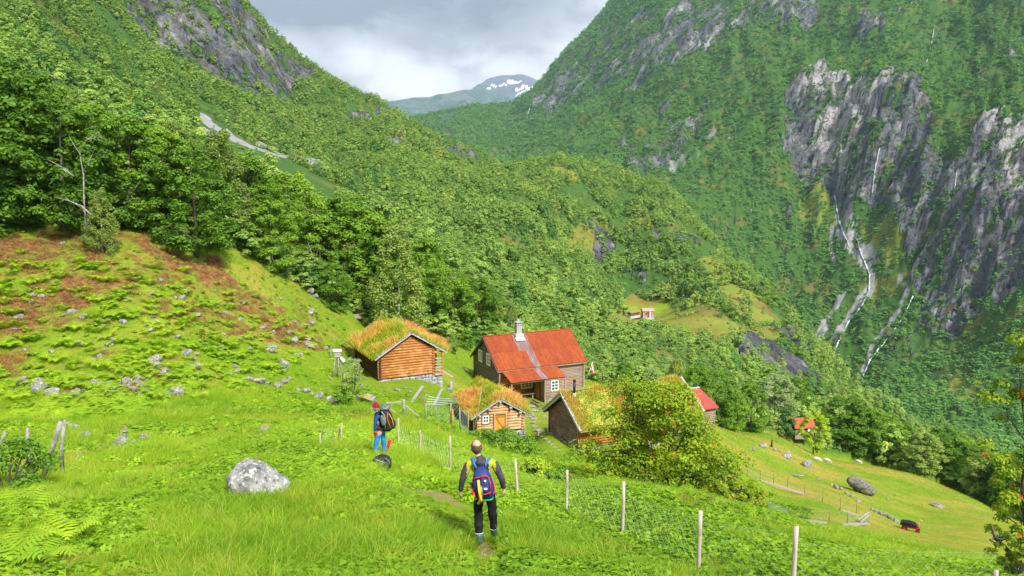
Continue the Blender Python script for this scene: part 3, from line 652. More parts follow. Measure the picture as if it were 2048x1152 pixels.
def density_ok(x,y,z,rng,reg):
    px,py=project(x,y,z); r=region(x,y,px)
    screew=inpoly(px,py,[(1236,640),(1348,640),(1350,688),(1232,688)])&(r==1)|((polydist(px,py-4,[(400,232),(440,262),(500,300),(560,325),(600,345),(655,378)])<17)|(polydist(px,py-22,[(400,232),(440,262),(500,300),(560,325),(600,345),(655,378)])<20)|(polydist(px,py-42,[(400,232),(440,262),(500,300),(560,325),(600,345),(655,378)])<17))&(r==1); o=lut(opn,x,y); rk=lut(rock,x,y); sc=lut(scree,x,y); lw=lut(farm_lawn,x,y)
    keep=(r==reg)&(sc<.25)&(screew<.5)&(lw<.5)&(px>-70)&(px<2120)&(py<1200)
    q=rng.uniform(0,1,len(x)); clump=fbm(x/18,y/18,2,400)
    keep&=np.where(o>.5,q<np.where(reg==2,.6,.13),True)&(q<np.interp(rk,[.25,.6,1],[1,.4,.12]))
    keep&=(q<np.where(reg==1,.62,.86)+clump*np.where(reg==1,2.2,1.4))
    return keep,px,py
# hillside: near part as single trees, the rest as one wood
# fixed spacing in metres on the near slopes, growing with distance
parts=[]
for y0,y1,st in ((118,230,.0235),(230,420,.0100),(420,1250,.0052)):
    rng,x,y,z=wood_points(int(y0),st,y0,y1,0); k,px,py=density_ok(x,y,z,rng,1); k&=visible(x,y,z,6); parts.append(np.stack([x[k],y[k],z[k]],1))
T1=np.concatenate(parts); o_=np.argsort(T1[:,1]); T1=T1[o_]
rng=np.random.default_rng(77)
NI=170
for i in range(min(NI,len(T1))):
    x,y,z=T1[i]
    plant_tree(PF[rng.integers(len(PF))] if rng.uniform()<.0 else random.choice([PM[0],PM[1],PW[0],PW[1],PP[0],PP[0]]),(x,y,z-.2),float(rng.uniform(4.5,8.5)),'hillside_tree','small green tree in the open wood on the slope below the house','tree','nearest trees of the hillside wood')
T1=T1[NI:]
n=len(T1); S=(.42+1.15*rng.uniform(0,1,n)**1.9)*np.interp(T1[:,1],[120,400,900],[.85,.74,.86])
rngu,xu,yu,zu=wood_points(4242,.016,62,200,0); pxu,pyu=project(xu,yu,zu); ku=(yu>near_lim(pxu)-1)&(pxu>-60)&(pxu<2110)&(yu<np.where(pxu<1300,200,175)); ku&=visible(xu,yu,zu,3)
Tu=np.stack([xu[ku],yu[ku],zu[ku]],1); nu=len(Tu); Su=rngu.uniform(.18,.50,nu)
scatter('undergrowth',Tu,np.stack([Su*1.5,Su*1.5,Su],1),np.stack([np.zeros(nu),np.zeros(nu),rngu.uniform(0,6.28,nu)],1),rngu.integers(0,len(PF),nu),FC)
rngu,xs_,ys_,zs_=wood_points(515,.0072,130,900,0); pxs,pys=project(xs_,ys_,zs_); ks=(region(xs_,ys_,pxs)==1)&(pxs>-50)&(pxs<2100)&(lut(rock,xs_,ys_)<.6)&((lut(opn,xs_,ys_)<.5)|(rngu.uniform(0,1,len(xs_))<.35))&(rngu.uniform(0,1,len(xs_))<.45)&~inpoly(pxs,pys,[(1236,640),(1348,640),(1350,668),(1232,668)])&(polydist(pxs,pys-5,[(400,232),(440,262),(500,300),(560,325),(600,345),(655,378)])>16)&(lut(scree,xs_,ys_)<.2)&(lut(farm_lawn,xs_,ys_)<.5); ks&=visible(xs_,ys_,zs_,2)
Tq=np.stack([xs_[ks],ys_[ks],zs_[ks]],1); nq=len(Tq); Sq=rngu.uniform(.10,.34,nq)*np.interp(Tq[:,1],[130,900],[.8,1.3])
scatter('hillside_scrub',Tq,np.stack([Sq*1.5,Sq*1.5,Sq],1),np.stack([np.zeros(nq),np.zeros(nq),rngu.uniform(0,6.28,nq)],1),rngu.integers(0,len(PF),nq),FC)
scatter('hillside_wood',T1-np.array([0,0,.3]),np.stack([S*rng.uniform(.85,1.25,n),S*rng.uniform(.85,1.25,n),S],1),np.stack([np.zeros(n),np.zeros(n),rng.uniform(0,6.28,n)],1),rng.integers(0,len(PF),n),FC)
parts=[]
for y0,y1,st in ((380,900,.0055),(900,4200,.0045)):
    rng,x,y,z=wood_points(int(y0)+3,st,y0,y1,0); k,px,py=density_ok(x,y,z,rng,2); k&=visible(x,y,z,10); parts.append(np.stack([x[k],y[k],z[k]],1))
T2=np.concatenate(parts); n=len(T2); S=(.42+.60*rng.uniform(0,1,n)**1.5)*np.interp(T2[:,1],[400,900,1500,3000],[.75,.95,1.35,2.4])
scatter('mountain_wood',T2-np.array([0,0,.6]),np.stack([S,S,S*rng.uniform(.7,1.0,n)],1),np.stack([np.zeros(n),np.zeros(n),rng.uniform(0,6.28,n)],1),rng.integers(0,len(PG),n),MC)
print('trees',len(T1),len(T2))
# ------------------------------------------------------------------ building materials
def wood_mat(name,a,b,c=None,streak=1.0,rough=.8,axis='x',weather=None):
    t=NT(name); P=t.coord(); oi=0
    sc={'x':(.35,7,7),'y':(7,.35,7),'z':(7,7,.35)}[axis]
    n=t.noise(t.map(P,sc),2.2*streak,6,.7,.4); n2=t.noise(P,1.3,3,.6)
    rl=t.attr('rl') 
    col=t.mix(t.ramp(n,[(.3,0),(.7,1)]),a,b)
    col=t.mix(t.math('MULTIPLY',rl,.55),col,t.mix(.5,a,b,'MULTIPLY') if False else b)
    if c: col=t.mix(t.ramp(n2,[(.48,0),(.68,.75)]),col,c)
    if weather:
        g=t.n('ShaderNodeSeparateXYZ'); t.set(g.inputs[0],P)
        col=t.mix(t.ramp(t.math('ADD',t.math('MULTIPLY',g.outputs[2],.22),t.math('MULTIPLY',n2,.5)),[(.35,1),(.75,0)]),col,weather)
    crk=t.ramp(t.noise(t.map(P,tuple(s*1.6 for s in sc)),3.5,4,.6),[(.60,0),(.70,.7)])
    col=t.mix(crk,col,tuple(x*.3 for x in a))
    return t.done(t.bsdf(col,rough,t.bump(n,.5,.03),spec=.25))
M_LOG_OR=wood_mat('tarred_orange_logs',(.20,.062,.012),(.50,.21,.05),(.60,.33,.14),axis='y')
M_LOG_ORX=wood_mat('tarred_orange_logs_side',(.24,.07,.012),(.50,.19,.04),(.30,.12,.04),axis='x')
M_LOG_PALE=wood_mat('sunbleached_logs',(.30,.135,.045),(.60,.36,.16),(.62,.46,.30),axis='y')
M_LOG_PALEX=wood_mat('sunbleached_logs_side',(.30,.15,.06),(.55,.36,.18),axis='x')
M_LOG_DARK=wood_mat('dark_and_shaded_logs',(.035,.014,.008),(.10,.045,.02),axis='x')  # dark wood; on left cabin walls the shade is in the colour
M_LOG_GREY=wood_mat('grey_brown_logs',(.07,.035,.02),(.24,.15,.10),(.30,.23,.18),axis='y')
M_BRD_GREY=wood_mat('weathered_grey_boards',(.12,.08,.055),(.38,.30,.24),(.34,.18,.09),axis='x')
M_BRD_GREYY=wood_mat('weathered_shaded_gable_boards',(.05,.038,.03),(.24,.19,.155),axis='y')  # darker copy of the grey boards, shade of the gable painted in
M_TRIM=wood_mat('grey_trim',(.26,.23,.23),(.46,.43,.44),axis='x')
M_PLANK=wood_mat('bleached_planks',(.20,.18,.16),(.40,.37,.34),axis='x')
M_POST=wood_mat('fence_post_wood',(.26,.20,.15),(.52,.44,.36),(.58,.53,.48),axis='z')
M_DOOR=wood_mat('amber_door_boards',(.42,.17,.02),(.68,.34,.05),axis='z')
def flat_mat(name,c,rough=.7,metal=0,nz=.12,sc=6,spec=.3):
    t=NT(name); n=t.noise(t.coord(),sc,4,.6); return t.done(t.bsdf(t.mix(n,tuple(x*(1-nz) for x in c),tuple(min(1,x*(1+nz)) for x in c)),rough,metal=metal,spec=spec))
M_WHITE=flat_mat('white_paint',(.78,.80,.78),.5); M_BLACKP=flat_mat('black_pipe',(.015,.015,.017),.4,.3)
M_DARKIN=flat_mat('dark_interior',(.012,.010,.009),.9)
def glass_mat():
    t=NT('window_glass'); return t.done(t.bsdf((.03,.07,.075),.08,spec=.8))
M_GLASS=glass_mat()
def stone_mat(name='dry_stone',a=(.17,.17,.18),b=(.52,.52,.52),lich=.75,moss=.0,sc=1.0):
    t=NT(name); P=t.coord(); n=t.noise(P,2.2*sc,7,.72); v=t.noise(P,7*sc,5,.7); rv=t.n('ShaderNodeObjectInfo').outputs['Random']
    c=t.mix(t.ramp(n,[(.35,0),(.65,1)]),a,b); c=t.mix(t.ramp(v,[(.55,0),(.62,lich)]),c,(.62,.62,.58)); c=t.mix(t.ramp(t.noise(P,11*sc,3,.6),[(.58,0),(.66,.8)]),c,(.05,.05,.05))
    if moss:
        N=t.n('ShaderNodeNewGeometry').outputs['Normal']; s=t.n('ShaderNodeSeparateXYZ'); t.set(s.inputs[0],N)
        mk=t.ramp(t.math('MULTIPLY',t.noise(P,1.6*sc,4,.6),t.math('ADD',s.outputs[2],.35)),[(.52,0),(.6,moss)])
        c=t.mix(mk,c,(.26,.20,.02))
    c=t.mix(t.attr('rl'),c,t.mix(.7,c,(.25,.25,.27)))
    return t.done(t.bsdf(c,.9,t.bump(t.noise(P,9*sc,6,.75),.7,.04),spec=.2))
M_STONE=stone_mat(); M_ROCK=stone_mat('lichen_rock',(.09,.09,.09),(.36,.35,.34),.85,.35); M_ROCKM=stone_mat('mossy_rock',(.10,.10,.095),(.33,.32,.31),.5,.9)
def rust_mat():
    t=NT('rusted_sheet'); P=t.coord(); s=t.attr('sheet')
    n=t.noise(t.map(P,(2.5,.5,.5)),1.6,6,.7,.3); n2=t.noise(P,5,5,.7)
    c=t.mix(t.ramp(n,[(.3,0),(.7,1)]),(.16,.034,.014),(.37,.085,.020))
    c=t.mix(t.math('MULTIPLY',s,.6),c,(.20,.032,.016)); c=t.mix(t.ramp(n2,[(.5,0),(.72,.5)]),c,(.46,.13,.03))
    c=t.mix(t.ramp(t.attr('zinc'),[(.3,0),(.8,.9)]),c,t.mix(t.ramp(n,[(.35,0),(.62,1)]),(.15,.06,.05),(.25,.20,.22)))
    return t.done(t.bsdf(c,.8,t.bump(n2,.25,.01),spec=.15))
M_RUST=rust_mat()
def turf_mat():
    t=NT('turf'); P=t.coord(); n=t.noise(P,1.4,5,.65); n2=t.noise(P,6,4,.7)
    c=t.mix(t.ramp(n,[(.38,0),(.6,1)]),(.20,.28,.03),(.48,.38,.07)); c=t.mix(t.ramp(n2,[(.5,0),(.7,.6)]),c,(.30,.27,.05))
    return t.done(t.bsdf(c,.95,t.bump(n2,.8,.1)))
M_TURF=turf_mat()
def blade_mat(name,stops):
    t=NT(name); c=t.ramp(t.attr('tint'),stops); b=t.bsdf(c,.7,spec=.15)
    tr=t.n('ShaderNodeBsdfTranslucent'); t.set(tr.inputs[0],c); ms=t.n('ShaderNodeMixShader'); ms.inputs[0].default_value=.35
    t.t.links.new(b,ms.inputs[1]); t.t.links.new(tr.outputs[0],ms.inputs[2]); return t.done(ms.outputs[0])
M_RGRASS=blade_mat('roof_straw',[(0,(.24,.36,.02)),(.35,(.52,.50,.04)),(.62,(.76,.56,.12)),(.88,(.76,.46,.14)),(1,(.70,.32,.12))])
M_RGRASSG=blade_mat('roof_straw_green',[(0,(.18,.30,.02)),(.45,(.36,.42,.03)),(.75,(.62,.50,.08)),(1,(.64,.40,.10))])
def set_rl(o,seed=1,per=None):
    me=o.data; r=np.random.default_rng(seed); n=len(me.polygons); k=per or 8
    v=r.uniform(0,1,n//k+2); a=me.attributes.new('rl','FLOAT','FACE'); a.data.foreach_set('value',np.repeat(v,k)[:n].astype(np.float32)); return o
def log_run(mb,ax,a,b,fix,z,r,n=8,ext=0):
    p=(a-ext,fix,z) if ax=='x' else (fix,a-ext,z); q=(b+ext,fix,z) if ax=='x' else (fix,b+ext,z)
    m=((p[0]+q[0])/2,(p[1]+q[1])/2,z+random.uniform(-.012,.012)); j=random.uniform(.94,1.05)
    mb.tube([p,m,q],[r*j,r*random.uniform(.96,1.04),r*j*random.uniform(.95,1.03)],n)
def side_wall(nm,mat,parent,x0,x1,y,z0,z1,r,ext=.18,openings=(),nose=8):
    mb=MB(); z=z0+r*.9; i=0
    while z<z1-r*.3:
        cuts=[(x0-ext,x1+ext)]
        for (a,b,c,d) in openings:
            if c<z<d:
                cuts=[s for (u,v) in cuts for s in ((u,min(v,a)),(max(u,b),v)) if s[1]-s[0]>.05]
        for u,v in cuts: log_run(mb,'x',u,v,y,z,r,nose)
        z+=r*1.78; i+=1
    return set_rl(mb.build(nm,mat,parent,True),7,18)
def gable_wall(nm,mat,parent,x,hw,zt,slope,z0,r,ext=.18,openings=(),y1=None,roof_off=.16):
    """hw: left half width, y1: right half width"""
    y1=hw if y1 is None else y1; mb=MB(); z=z0+r*1.5
    while True:
        lim=(zt-roof_off-z-r*.6)/slope
        if lim<.12: break
        a,b=-min(y1+ext,lim),min(hw+ext,lim)
        cuts=[(a,b)]
        for (p,q,c,d) in openings:
            if c<z<d: cuts=[s for (u,v) in cuts for s in ((u,min(v,p)),(max(u,q),v)) if s[1]-s[0]>.05]
        for u,v in cuts: log_run(mb,'y',u,v,x,z,r)
        z+=r*1.78
    return set_rl(mb.build(nm,mat,parent,True),3,18)
def roof_slope(nm,mat,parent,x0,x1,w,r,zb,sgn,th=.10,y0=0,drop=0):
    zz=lambda y: zb-drop-r*abs(y)/w
    poly=[(sgn*y0,zz(y0)),(sgn*w,zz(w)),(sgn*w,zz(w)-th),(sgn*y0,zz(y0)-th)]
    return set_rl(MB().prism(poly,x0,x1,'x').build(nm,mat,parent))
def turf_slope(parent,x0,x1,w,r,zb,sgn,rng,th=.22,seed=0):
    nx,ny=44,22; xs=np.linspace(x0,x1,nx); ys=np.linspace(0,w,ny); X,Y=np.meshgrid(xs,ys,indexing='ij')
    Z=zb-r*Y/w+th*np.clip(np.minimum(np.minimum((X-x0),(x1-X))*6,(w-Y)*6+.4),.25,1)+fbm(X*.9+seed,Y*.9,3,500+seed)*.09
    V=np.concatenate([np.stack([X,sgn*Y,Z],-1).reshape(-1,3),np.stack([X,sgn*Y,zb-r*Y/w+.006],-1).reshape(-1,3)]); n=nx*ny
    F=[]
    for i in range(nx-1):
        for j in range(ny-1): a=i*ny+j; F.append((a,a+ny,a+ny+1,a+1))
    for i in range(nx-1): a=i*ny+ny-1; F.append((a,a+ny,a+ny+n,a+n))
    for j in range(ny-1):
        F.append((j,j+1,j+1+n,j+n)); a=(nx-1)*ny+j; F.append((a+1,a,a+n,a+1+n))
    o=bpy.data.objects.new('turf',npmesh('turf',V,np.array(F),[M_TURF],None,True)); return link(o,parent)
def roof_grass(parent,x0,x1,w,r,zb,mat,n,hmin,hmax,rng,seed=0,bias=0,over=.1):
    x=rng.uniform(x0-over,x1+over*.3,n); y=rng.uniform(-w-over,w+over,n); z=zb-r*np.abs(y)/w+.15
    pat=fbm(x*.55+seed,y*.55,3,520+seed); tint=np.clip(.42+bias+pat*1.2+rng.normal(0,.14,n),0,1)
    h=rng.uniform(hmin,hmax,n)*np.clip(.75+pat*1.2+(tint>.55)*.25,.35,1.5)
    ang=rng.uniform(0,6.28,n); wd=.016+.018*rng.uniform(0,1,n); dx=np.cos(ang)*wd; dy=np.sin(ang)*wd
    lx=rng.normal(-.10,.28,n)*h; ly=rng.normal(0,.28,n)*h+np.sign(y)*.22*h
    B=np.stack([x,y,z],1); d=np.stack([dx,dy,0*dx],1); M=B+np.stack([lx*.3,ly*.3,h*.6],1); T=B+np.stack([lx,ly,h],1)
    V=np.stack([B-d,B+d,M+d*.8,M-d*.8,T+d*.25,T-d*.25],1).reshape(-1,3); k=np.arange(n)*6
    F=np.concatenate([np.stack([k,k+1,k+2,k+3],1),np.stack([k+3,k+2,k+4,k+5],1)])
    o=bpy.data.objects.new('roof_grass',npmesh('roof_grass',V,F,[mat],{'tint':('FACE','FLOAT',np.concatenate([tint,np.clip(tint+.08,0,1)]))}))
    link(o,parent); o['kind']='stuff'; return o
def bargeboards(parent,x,w,r,zb,mat,hgt=.24,th=.05,up=.22,caps=True):
    for sg in (-1,1):
        a=Vector((x,0,zb+up-.02)); b=Vector((x,sg*(w+.04),zb-r*(w+.04)/w+up-.02)); d=(b-a).normalized(); n=Vector((0,-d.z*sg,abs(d.y)))
        mb=MB(); q=lambda p,o,t: Vector((x+t,p.y+n.y*o,p.z+n.z*o))
        vs=[];
        for t in (-th,0):
            vs+=[q(a,0,t),q(b,0,t),q(b,-hgt,t),q(a,-hgt,t)]
        mb.add(vs,[(0,1,2,3),(7,6,5,4),(0,4,5,1),(1,5,6,2),(2,6,7,3),(3,7,4,0)])
        vs=[]
        for t in (-th-.07,.09): vs+=[q(a,.045,t),q(b,.045,t),q(b,.004,t),q(a,.004,t)]
        mb.add(vs,[(0,1,2,3),(7,6,5,4),(0,4,5,1),(1,5,6,2),(2,6,7,3),(3,7,4,0)])
        set_rl(mb.build('bargeboard',mat,parent),4,6)
def window(parent,plane,fix,c,wd,ht,out,cols=2,rows=3,fr=.09,cas=None):
    """plane 'x': wall normal along -x ; 'y': wall normal along -y. c=(along,z) centre"""
    def T(u,d,z): return (fix-d,c[0]+u,c[1]+z) if plane=='x' else (c[0]+u,fix-d,c[1]+z)
    def bx(mb,u0,u1,z0,z1,d0,d1):
        p=T((u0+u1)/2,(d0+d1)/2,(z0+z1)/2); s=(d1-d0,u1-u0,z1-z0) if plane=='x' else (u1-u0,d1-d0,z1-z0); mb.box(p,s)
    W,H=wd/2,ht/2; mb=MB()
    bx(mb,-W,-W+fr,-H,H,-.06,out); bx(mb,W-fr,W,-H,H,-.06,out); bx(mb,-W+fr,W-fr,H-fr,H,-.06,out); bx(mb,-W+fr,W-fr,-H,-H+fr,-.06,out)
    f=mb.build('window',M_WHITE,parent)
    mb=MB(); iw,ih=wd-2*fr,ht-2*fr
    for i in range(1,cols): u=-iw/2+iw*i/cols; bx(mb,u-.028,u+.028,-ih/2,ih/2,-.03,out-.015)
    for j in range(1,rows): 
        z=-ih/2+ih*j/rows
        for i in range(cols): u0=-iw/2+iw*i/cols+(.028 if i else 0); u1=-iw/2+iw*(i+1)/cols-(.028 if i<cols-1 else 0); bx(mb,u0,u1,z-.018,z+.018,-.03,out-.02)
    mb.build('glazing_bar',M_WHITE,f)
    mb=MB(); bx(mb,-iw/2,iw/2,-ih/2,ih/2,-.05,-.035); mb.build('pane',M_GLASS,f)
    if cas:
        mb=MB(); k=.10; o=out-.015
        bx(mb,-W-k,-W-.003,-H-k,H+k,-.05,o); bx(mb,W+.003,W+k,-H-k,H+k,-.05,o); bx(mb,-W,W,H+.003,H+k,-.05,o); bx(mb,-W,W,-H-k,-H-.003,-.05,o)
        set_rl(mb.build('casing',cas,f),2,6)
    return f
def stone_base(parent,plane,fix,a,b,z0,z1,th=.45,size=.34,zb_a=None,zb_b=None):
    """random stones stacked along a face; bottom may slope from zb_a to zb_b"""
    mb=MB(); za=z0 if zb_a is None else zb_a; zz=z0 if zb_b is None else zb_b
    z=z1-size*.3
    row=0
    while z>min(za,zz)-.05:
        hgt=size*random.uniform(.45,.75); u=a+random.uniform(-.1,.1)
        while u<b:
            L=size*random.uniform(.7,1.7); t=(u-a)/(b-a)
            if z>za+(zz-za)*t-.15:
                p=(fix+random.uniform(-.03,.05),min(max(u+L/2,a),b),z) if plane=='x' else (min(max(u+L/2,a),b),fix+random.uniform(-.03,.05),z)
                R=Euler((random.uniform(-.12,.12),random.uniform(-.12,.12),random.uniform(-.15,.15))).to_matrix()
                d=(th,L*.96,hgt*.97) if plane=='x' else (L*.96,th,hgt*.97)
                n0=len(mb.v); mb.box(p,d,R)
                for q in range(n0,len(mb.v)): mb.v[q]=tuple(c+random.uniform(-.035,.035) for c in mb.v[q])
            u+=L
        z-=hgt; row+=1
    o=mb.build('foundation',M_STONE,parent,bevel=.03); set_rl(o,9,6); return o
rb=np.random.default_rng(3)
def base_empty(k,name,label):
    b=BLD[k]; return empty(name,(b['X'],b['Y'],b['Z']-b['zb']),b['yaw'],label,'cabin' if k!='H' else 'house')
# ---- upper cabin
b=BLD['A']; e=base_empty('A','log_cabin','orange log cabin with golden grass roof on a stone footing, highest of the farm cabins'); zb,w,r,hw,L=b['zb'],b['w'],b['r'],b['hw'],b['L']; sl_=r/w
ZS=zb-.22
gable_wall('gable_wall',M_LOG_OR,e,.42,hw-.12,ZS,sl_,0,.145,y1=2.3)
gable_wall('gable_wall',M_LOG_OR,e,L-.4,hw-.12,ZS,sl_,0,.145,y1=2.3)
side_wall('side_wall',M_LOG_DARK,e,.42,L-.4,hw-.12,0,ZS-sl_*hw-.05,.145); side_wall('side_wall',M_LOG_ORX,e,.42,L-.4,-2.3,0,ZS-sl_*2.4-.1,.145)  # left wall takes the dark logs: its shaded side is painted in
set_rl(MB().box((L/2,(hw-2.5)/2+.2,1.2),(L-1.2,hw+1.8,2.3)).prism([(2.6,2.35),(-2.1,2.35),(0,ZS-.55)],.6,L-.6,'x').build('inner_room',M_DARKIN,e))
for sg in (-1,1): roof_slope('roof',M_LOG_DARK,e,0,L,w,r,ZS,sg); turf_slope(e,.02,L,w,r,ZS,sg,rb,.2,3+sg)
roof_grass(e,.05,L,w,r,ZS,M_RGRASS,19000,.25,.75,rb,1,-.02,.25)
bargeboards(e,0,w,r,ZS,M_TRIM); bargeboards(e,L+.05,w,r,ZS,M_TRIM)
mb=MB(); mb.box((1.0,-2.85,0),(1.9,1.0,.12)); set_rl(mb.build('porch_floor',M_LOG_PALE,e))
for x in (.12,1.9): set_rl(MB().box((x,-3.15,1.1),(.14,.14,2.2)).build('porch_post',M_LOG_OR,e))
mb=MB()
for i in range(5): mb.box((.1,-2.76,.42+i*.3),(.04,.70,.13),Euler((.06*(-1)**i,0,0)).to_matrix())
set_rl(mb.build('railing',M_PLANK,e))
MBb=MB().box((.25,-2.8,2.22),(.12,.9,.16)); set_rl(MBb.build('lintel',M_LOG_OR,e))
stone_base(e,'x',.45,-3.2,3.2,-.3,0,.5,.36,zb_a=-1.5,zb_b=-.35); stone_base(e,'y',-2.6,.4,L-.4,-1.2,0,.5,.4)
# ---- small cabin with the amber door
b=BLD['B']; e=base_empty('B','log_cabin','small sun bleached log cabin with amber plank door and one little white window'); zb,w,r,hw,L=b['zb'],b['w'],b['r'],b['hw'],b['L']; sl_=r/w; ZS=zb-.2
gable_wall('gable_wall',M_LOG_PALE,e,.32,hw-.1,ZS,sl_,0,.14,openings=[(-.55,.45,.0,1.66),(.90,1.55,.85,1.65)],y1=hw-.1)
gable_wall('gable_wall',M_LOG_PALE,e,L-.3,hw-.1,ZS,sl_,0,.14)
for s_ in (1,-1): side_wall('side_wall',M_LOG_DARK if s_>0 else M_LOG_PALEX,e,.32,L-.3,s_*(hw-.1),0,ZS-sl_*hw-.02,.14)  # left side coloured dark as the side turned from the sun
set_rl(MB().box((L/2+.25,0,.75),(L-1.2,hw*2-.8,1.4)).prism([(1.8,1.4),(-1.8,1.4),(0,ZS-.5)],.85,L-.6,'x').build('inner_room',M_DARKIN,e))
for sg in (-1,1): roof_slope('roof',M_LOG_GREY,e,0,L,w,r,ZS,sg); turf_slope(e,.02,L,w,r,ZS,sg,rb,.22,7+sg)
roof_grass(e,.05,L,w,r,ZS,M_RGRASS,19000,.22,.65,rb,5,-.08,.2)
bargeboards(e,0,w,r,ZS,M_TRIM,.2); bargeboards(e,L+.05,w,r,ZS,M_TRIM,.2)
for y in (0,.95,-.95,1.8,-1.8): set_rl(MB().tube([(-.12,y,ZS-.22-sl_*abs(y)),(.7,y,ZS-.22-sl_*abs(y))],.11,10).build('purlin',M_PLANK,e,True))
d=set_rl(MB().box((.22,-.05,.80),(.06,.86,1.5)).build('door',M_DOOR,e)); mb=MB()
for z in (.2,1.42): mb.box((.165,-.05,z),(.05,.84,.12))
mb.beam((.165,.30,1.34),(.165,-.38,.28),.10,.05,(1,0,0)); set_rl(mb.build('brace',M_LOG_ORX,d))
mb=MB(); mb.box((.14,.47,.85),(.16,.13,1.8)); mb.box((.14,-.57,.85),(.16,.13,1.8)); mb.box((.14,-.05,1.70),(.15,.90,.13)); mb.box((.14,-.05,-.04),(.2,.9,.14)); set_rl(mb.build('door_frame',M_LOG_PALEX,e))
window(e,'x',.2,(1.22,1.25),.56,.68,.07,2,2,.08,M_LOG_GREY)
stone_base(e,'x',.35,-2.35,2.3,-.3,0,.5,.34,zb_a=-1.9,zb_b=-.5); stone_base(e,'y',-2.2,.4,L-.4,-1.2,0,.4,.36)
set_rl(MB().tube([(-.15,2.42,.2),(-.1,1.9,2.4),(.4,1.5,4.1)],[.045,.04,.025],7).build('leaning_pole',M_DEAD,None,True)).matrix_world=e.matrix_world.copy()
o=bpy.data.objects['leaning_pole']; o.location=e.location; o.rotation_euler=e.rotation_euler; tag(o,'long bare pole leaning on the grass roof of the small cabin','pole')
# ---- long low turf house on the right
b=BLD['C']; e=base_empty('C','turf_house','long grey brown log house with turf roof and black stove pipe behind the rowan'); zb,w,r,hw,L=b['zb'],b['w'],b['r'],b['hw'],b['L']; sl_=r/w; ZS=zb-.2
gable_wall('gable_wall',M_LOG_GREY,e,.36,hw-.1,ZS,sl_,0,.12,ext=.1); gable_wall('gable_wall',M_LOG_GREY,e,L-.35,hw-.1,ZS,sl_,0,.12)
side_wall('side_wall',M_LOG_ORX,e,.36,L-.35,-hw+.1,0,ZS-sl_*hw-.02,.12,ext=.12); side_wall('side_wall',M_LOG_DARK,e,.36,L-.35,hw-.1,0,ZS-sl_*hw-.02,.12,ext=.12)  # second wall gets the dark logs, shade put into its colour
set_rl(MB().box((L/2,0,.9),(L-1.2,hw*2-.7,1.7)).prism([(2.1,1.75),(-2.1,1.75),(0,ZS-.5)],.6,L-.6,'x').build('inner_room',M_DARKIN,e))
for sg in (-1,1): roof_slope('roof',M_LOG_DARK,e,0,L,w,r,ZS,sg); turf_slope(e,.02,L,w,r,ZS,sg,rb,.2,11+sg)
roof_grass(e,.05,L,w,r,ZS,M_RGRASSG,24000,.14,.40,rb,9,.14,.08)
bargeboards(e,0,w,r,ZS,M_TRIM,.24); bargeboards(e,L+.05,w,r,ZS,M_TRIM,.2)
p=MB().tube([(.95,-.45,ZS-.2),(.95,-.45,ZS+1.15)],.10,12).tube([(.95,-.45,ZS+1.18),(.95,-.45,ZS+1.28)],.13,12).build('stove_pipe',M_BLACKP,e,True)
MB().tube([(.95,-.45,ZS-.25),(.95,-.45,ZS+.22)],.14,12).build('collar',M_STONE,p,True)
stone_base(e,'x',.36,-2.6,2.6,-.4,0,.4,.3,zb_a=-.5,zb_b=-.3); stone_base(e,'y',-2.52,.4,L-.4,-1.3,0,.4,.35)
set_rl(MB().beam((.24,-2.62,-.1),(.16,-2.3,1.75),.07,.05).build('corner_pole',M_DOOR,e))
C_E=e
def on(e,p): 
    c,s=math.cos(e.rotation_euler[2]),math.sin(e.rotation_euler[2]); return Vector((e.location.x+c*p[0]-s*p[1],e.location.y+s*p[0]+c*p[1],e.location.z+p[2]))
def plank_bench(loc,rz,L,label,h=.4):
    t=empty('plank_bench',loc,rz,label,'bench')
    set_rl(MB().box((0,0,h),(L,.3,.07)).build('seat',M_PLANK,t))
    for s in (-1,1): set_rl(MB().box((s*L*.36,0,h/2-.1),(.12,.22,h+.1)).build('leg',M_PLANK,t))
plank_bench(on(e,(-.45,2.45,.0)),e.rotation_euler[2]+.1,1.1,'short grey plank bench by the left corner of the long turf house',.3)
plank_bench(on(e,(1.3,-3.35,-.25)),e.rotation_euler[2],2.6,'long bleached plank bench along the orange side wall under the rowan',.5)
# ---- red roofed annex beyond it
yw=b['yaw']; t=empty('shed',on(e,(L+.15,-.5,0)),yw,'small grey shed with plain red roof at the long turf house far end','shed')
LS=1.5; zr=2.95; 
set_rl(MB().prism([(2.0,-.8),(2.0,2.2),(0,zr-.1),(-2.2,2.05),(-2.2,-1.2)],.1,LS-.1,'x').build('wall',M_BRD_GREY,t))
side_wall('cladding',M_BRD_GREY,t,.1,LS-.1,-2.24,-.9,2.0,.09,0)
M_RED=flat_mat('red_sheet_roof',(.42,.055,.045),.5,nz=.25,sc=2)
for sg in (-1,1): roof_slope('roof',M_RED,t,0,LS,2.6,1.05,zr+.02,sg,.06)
MB().box((LS/2,0,zr+.07),(LS,.22,.05)).build('ridge_cap',flat_mat('pale_zinc',(.45,.56,.62),.4),t)
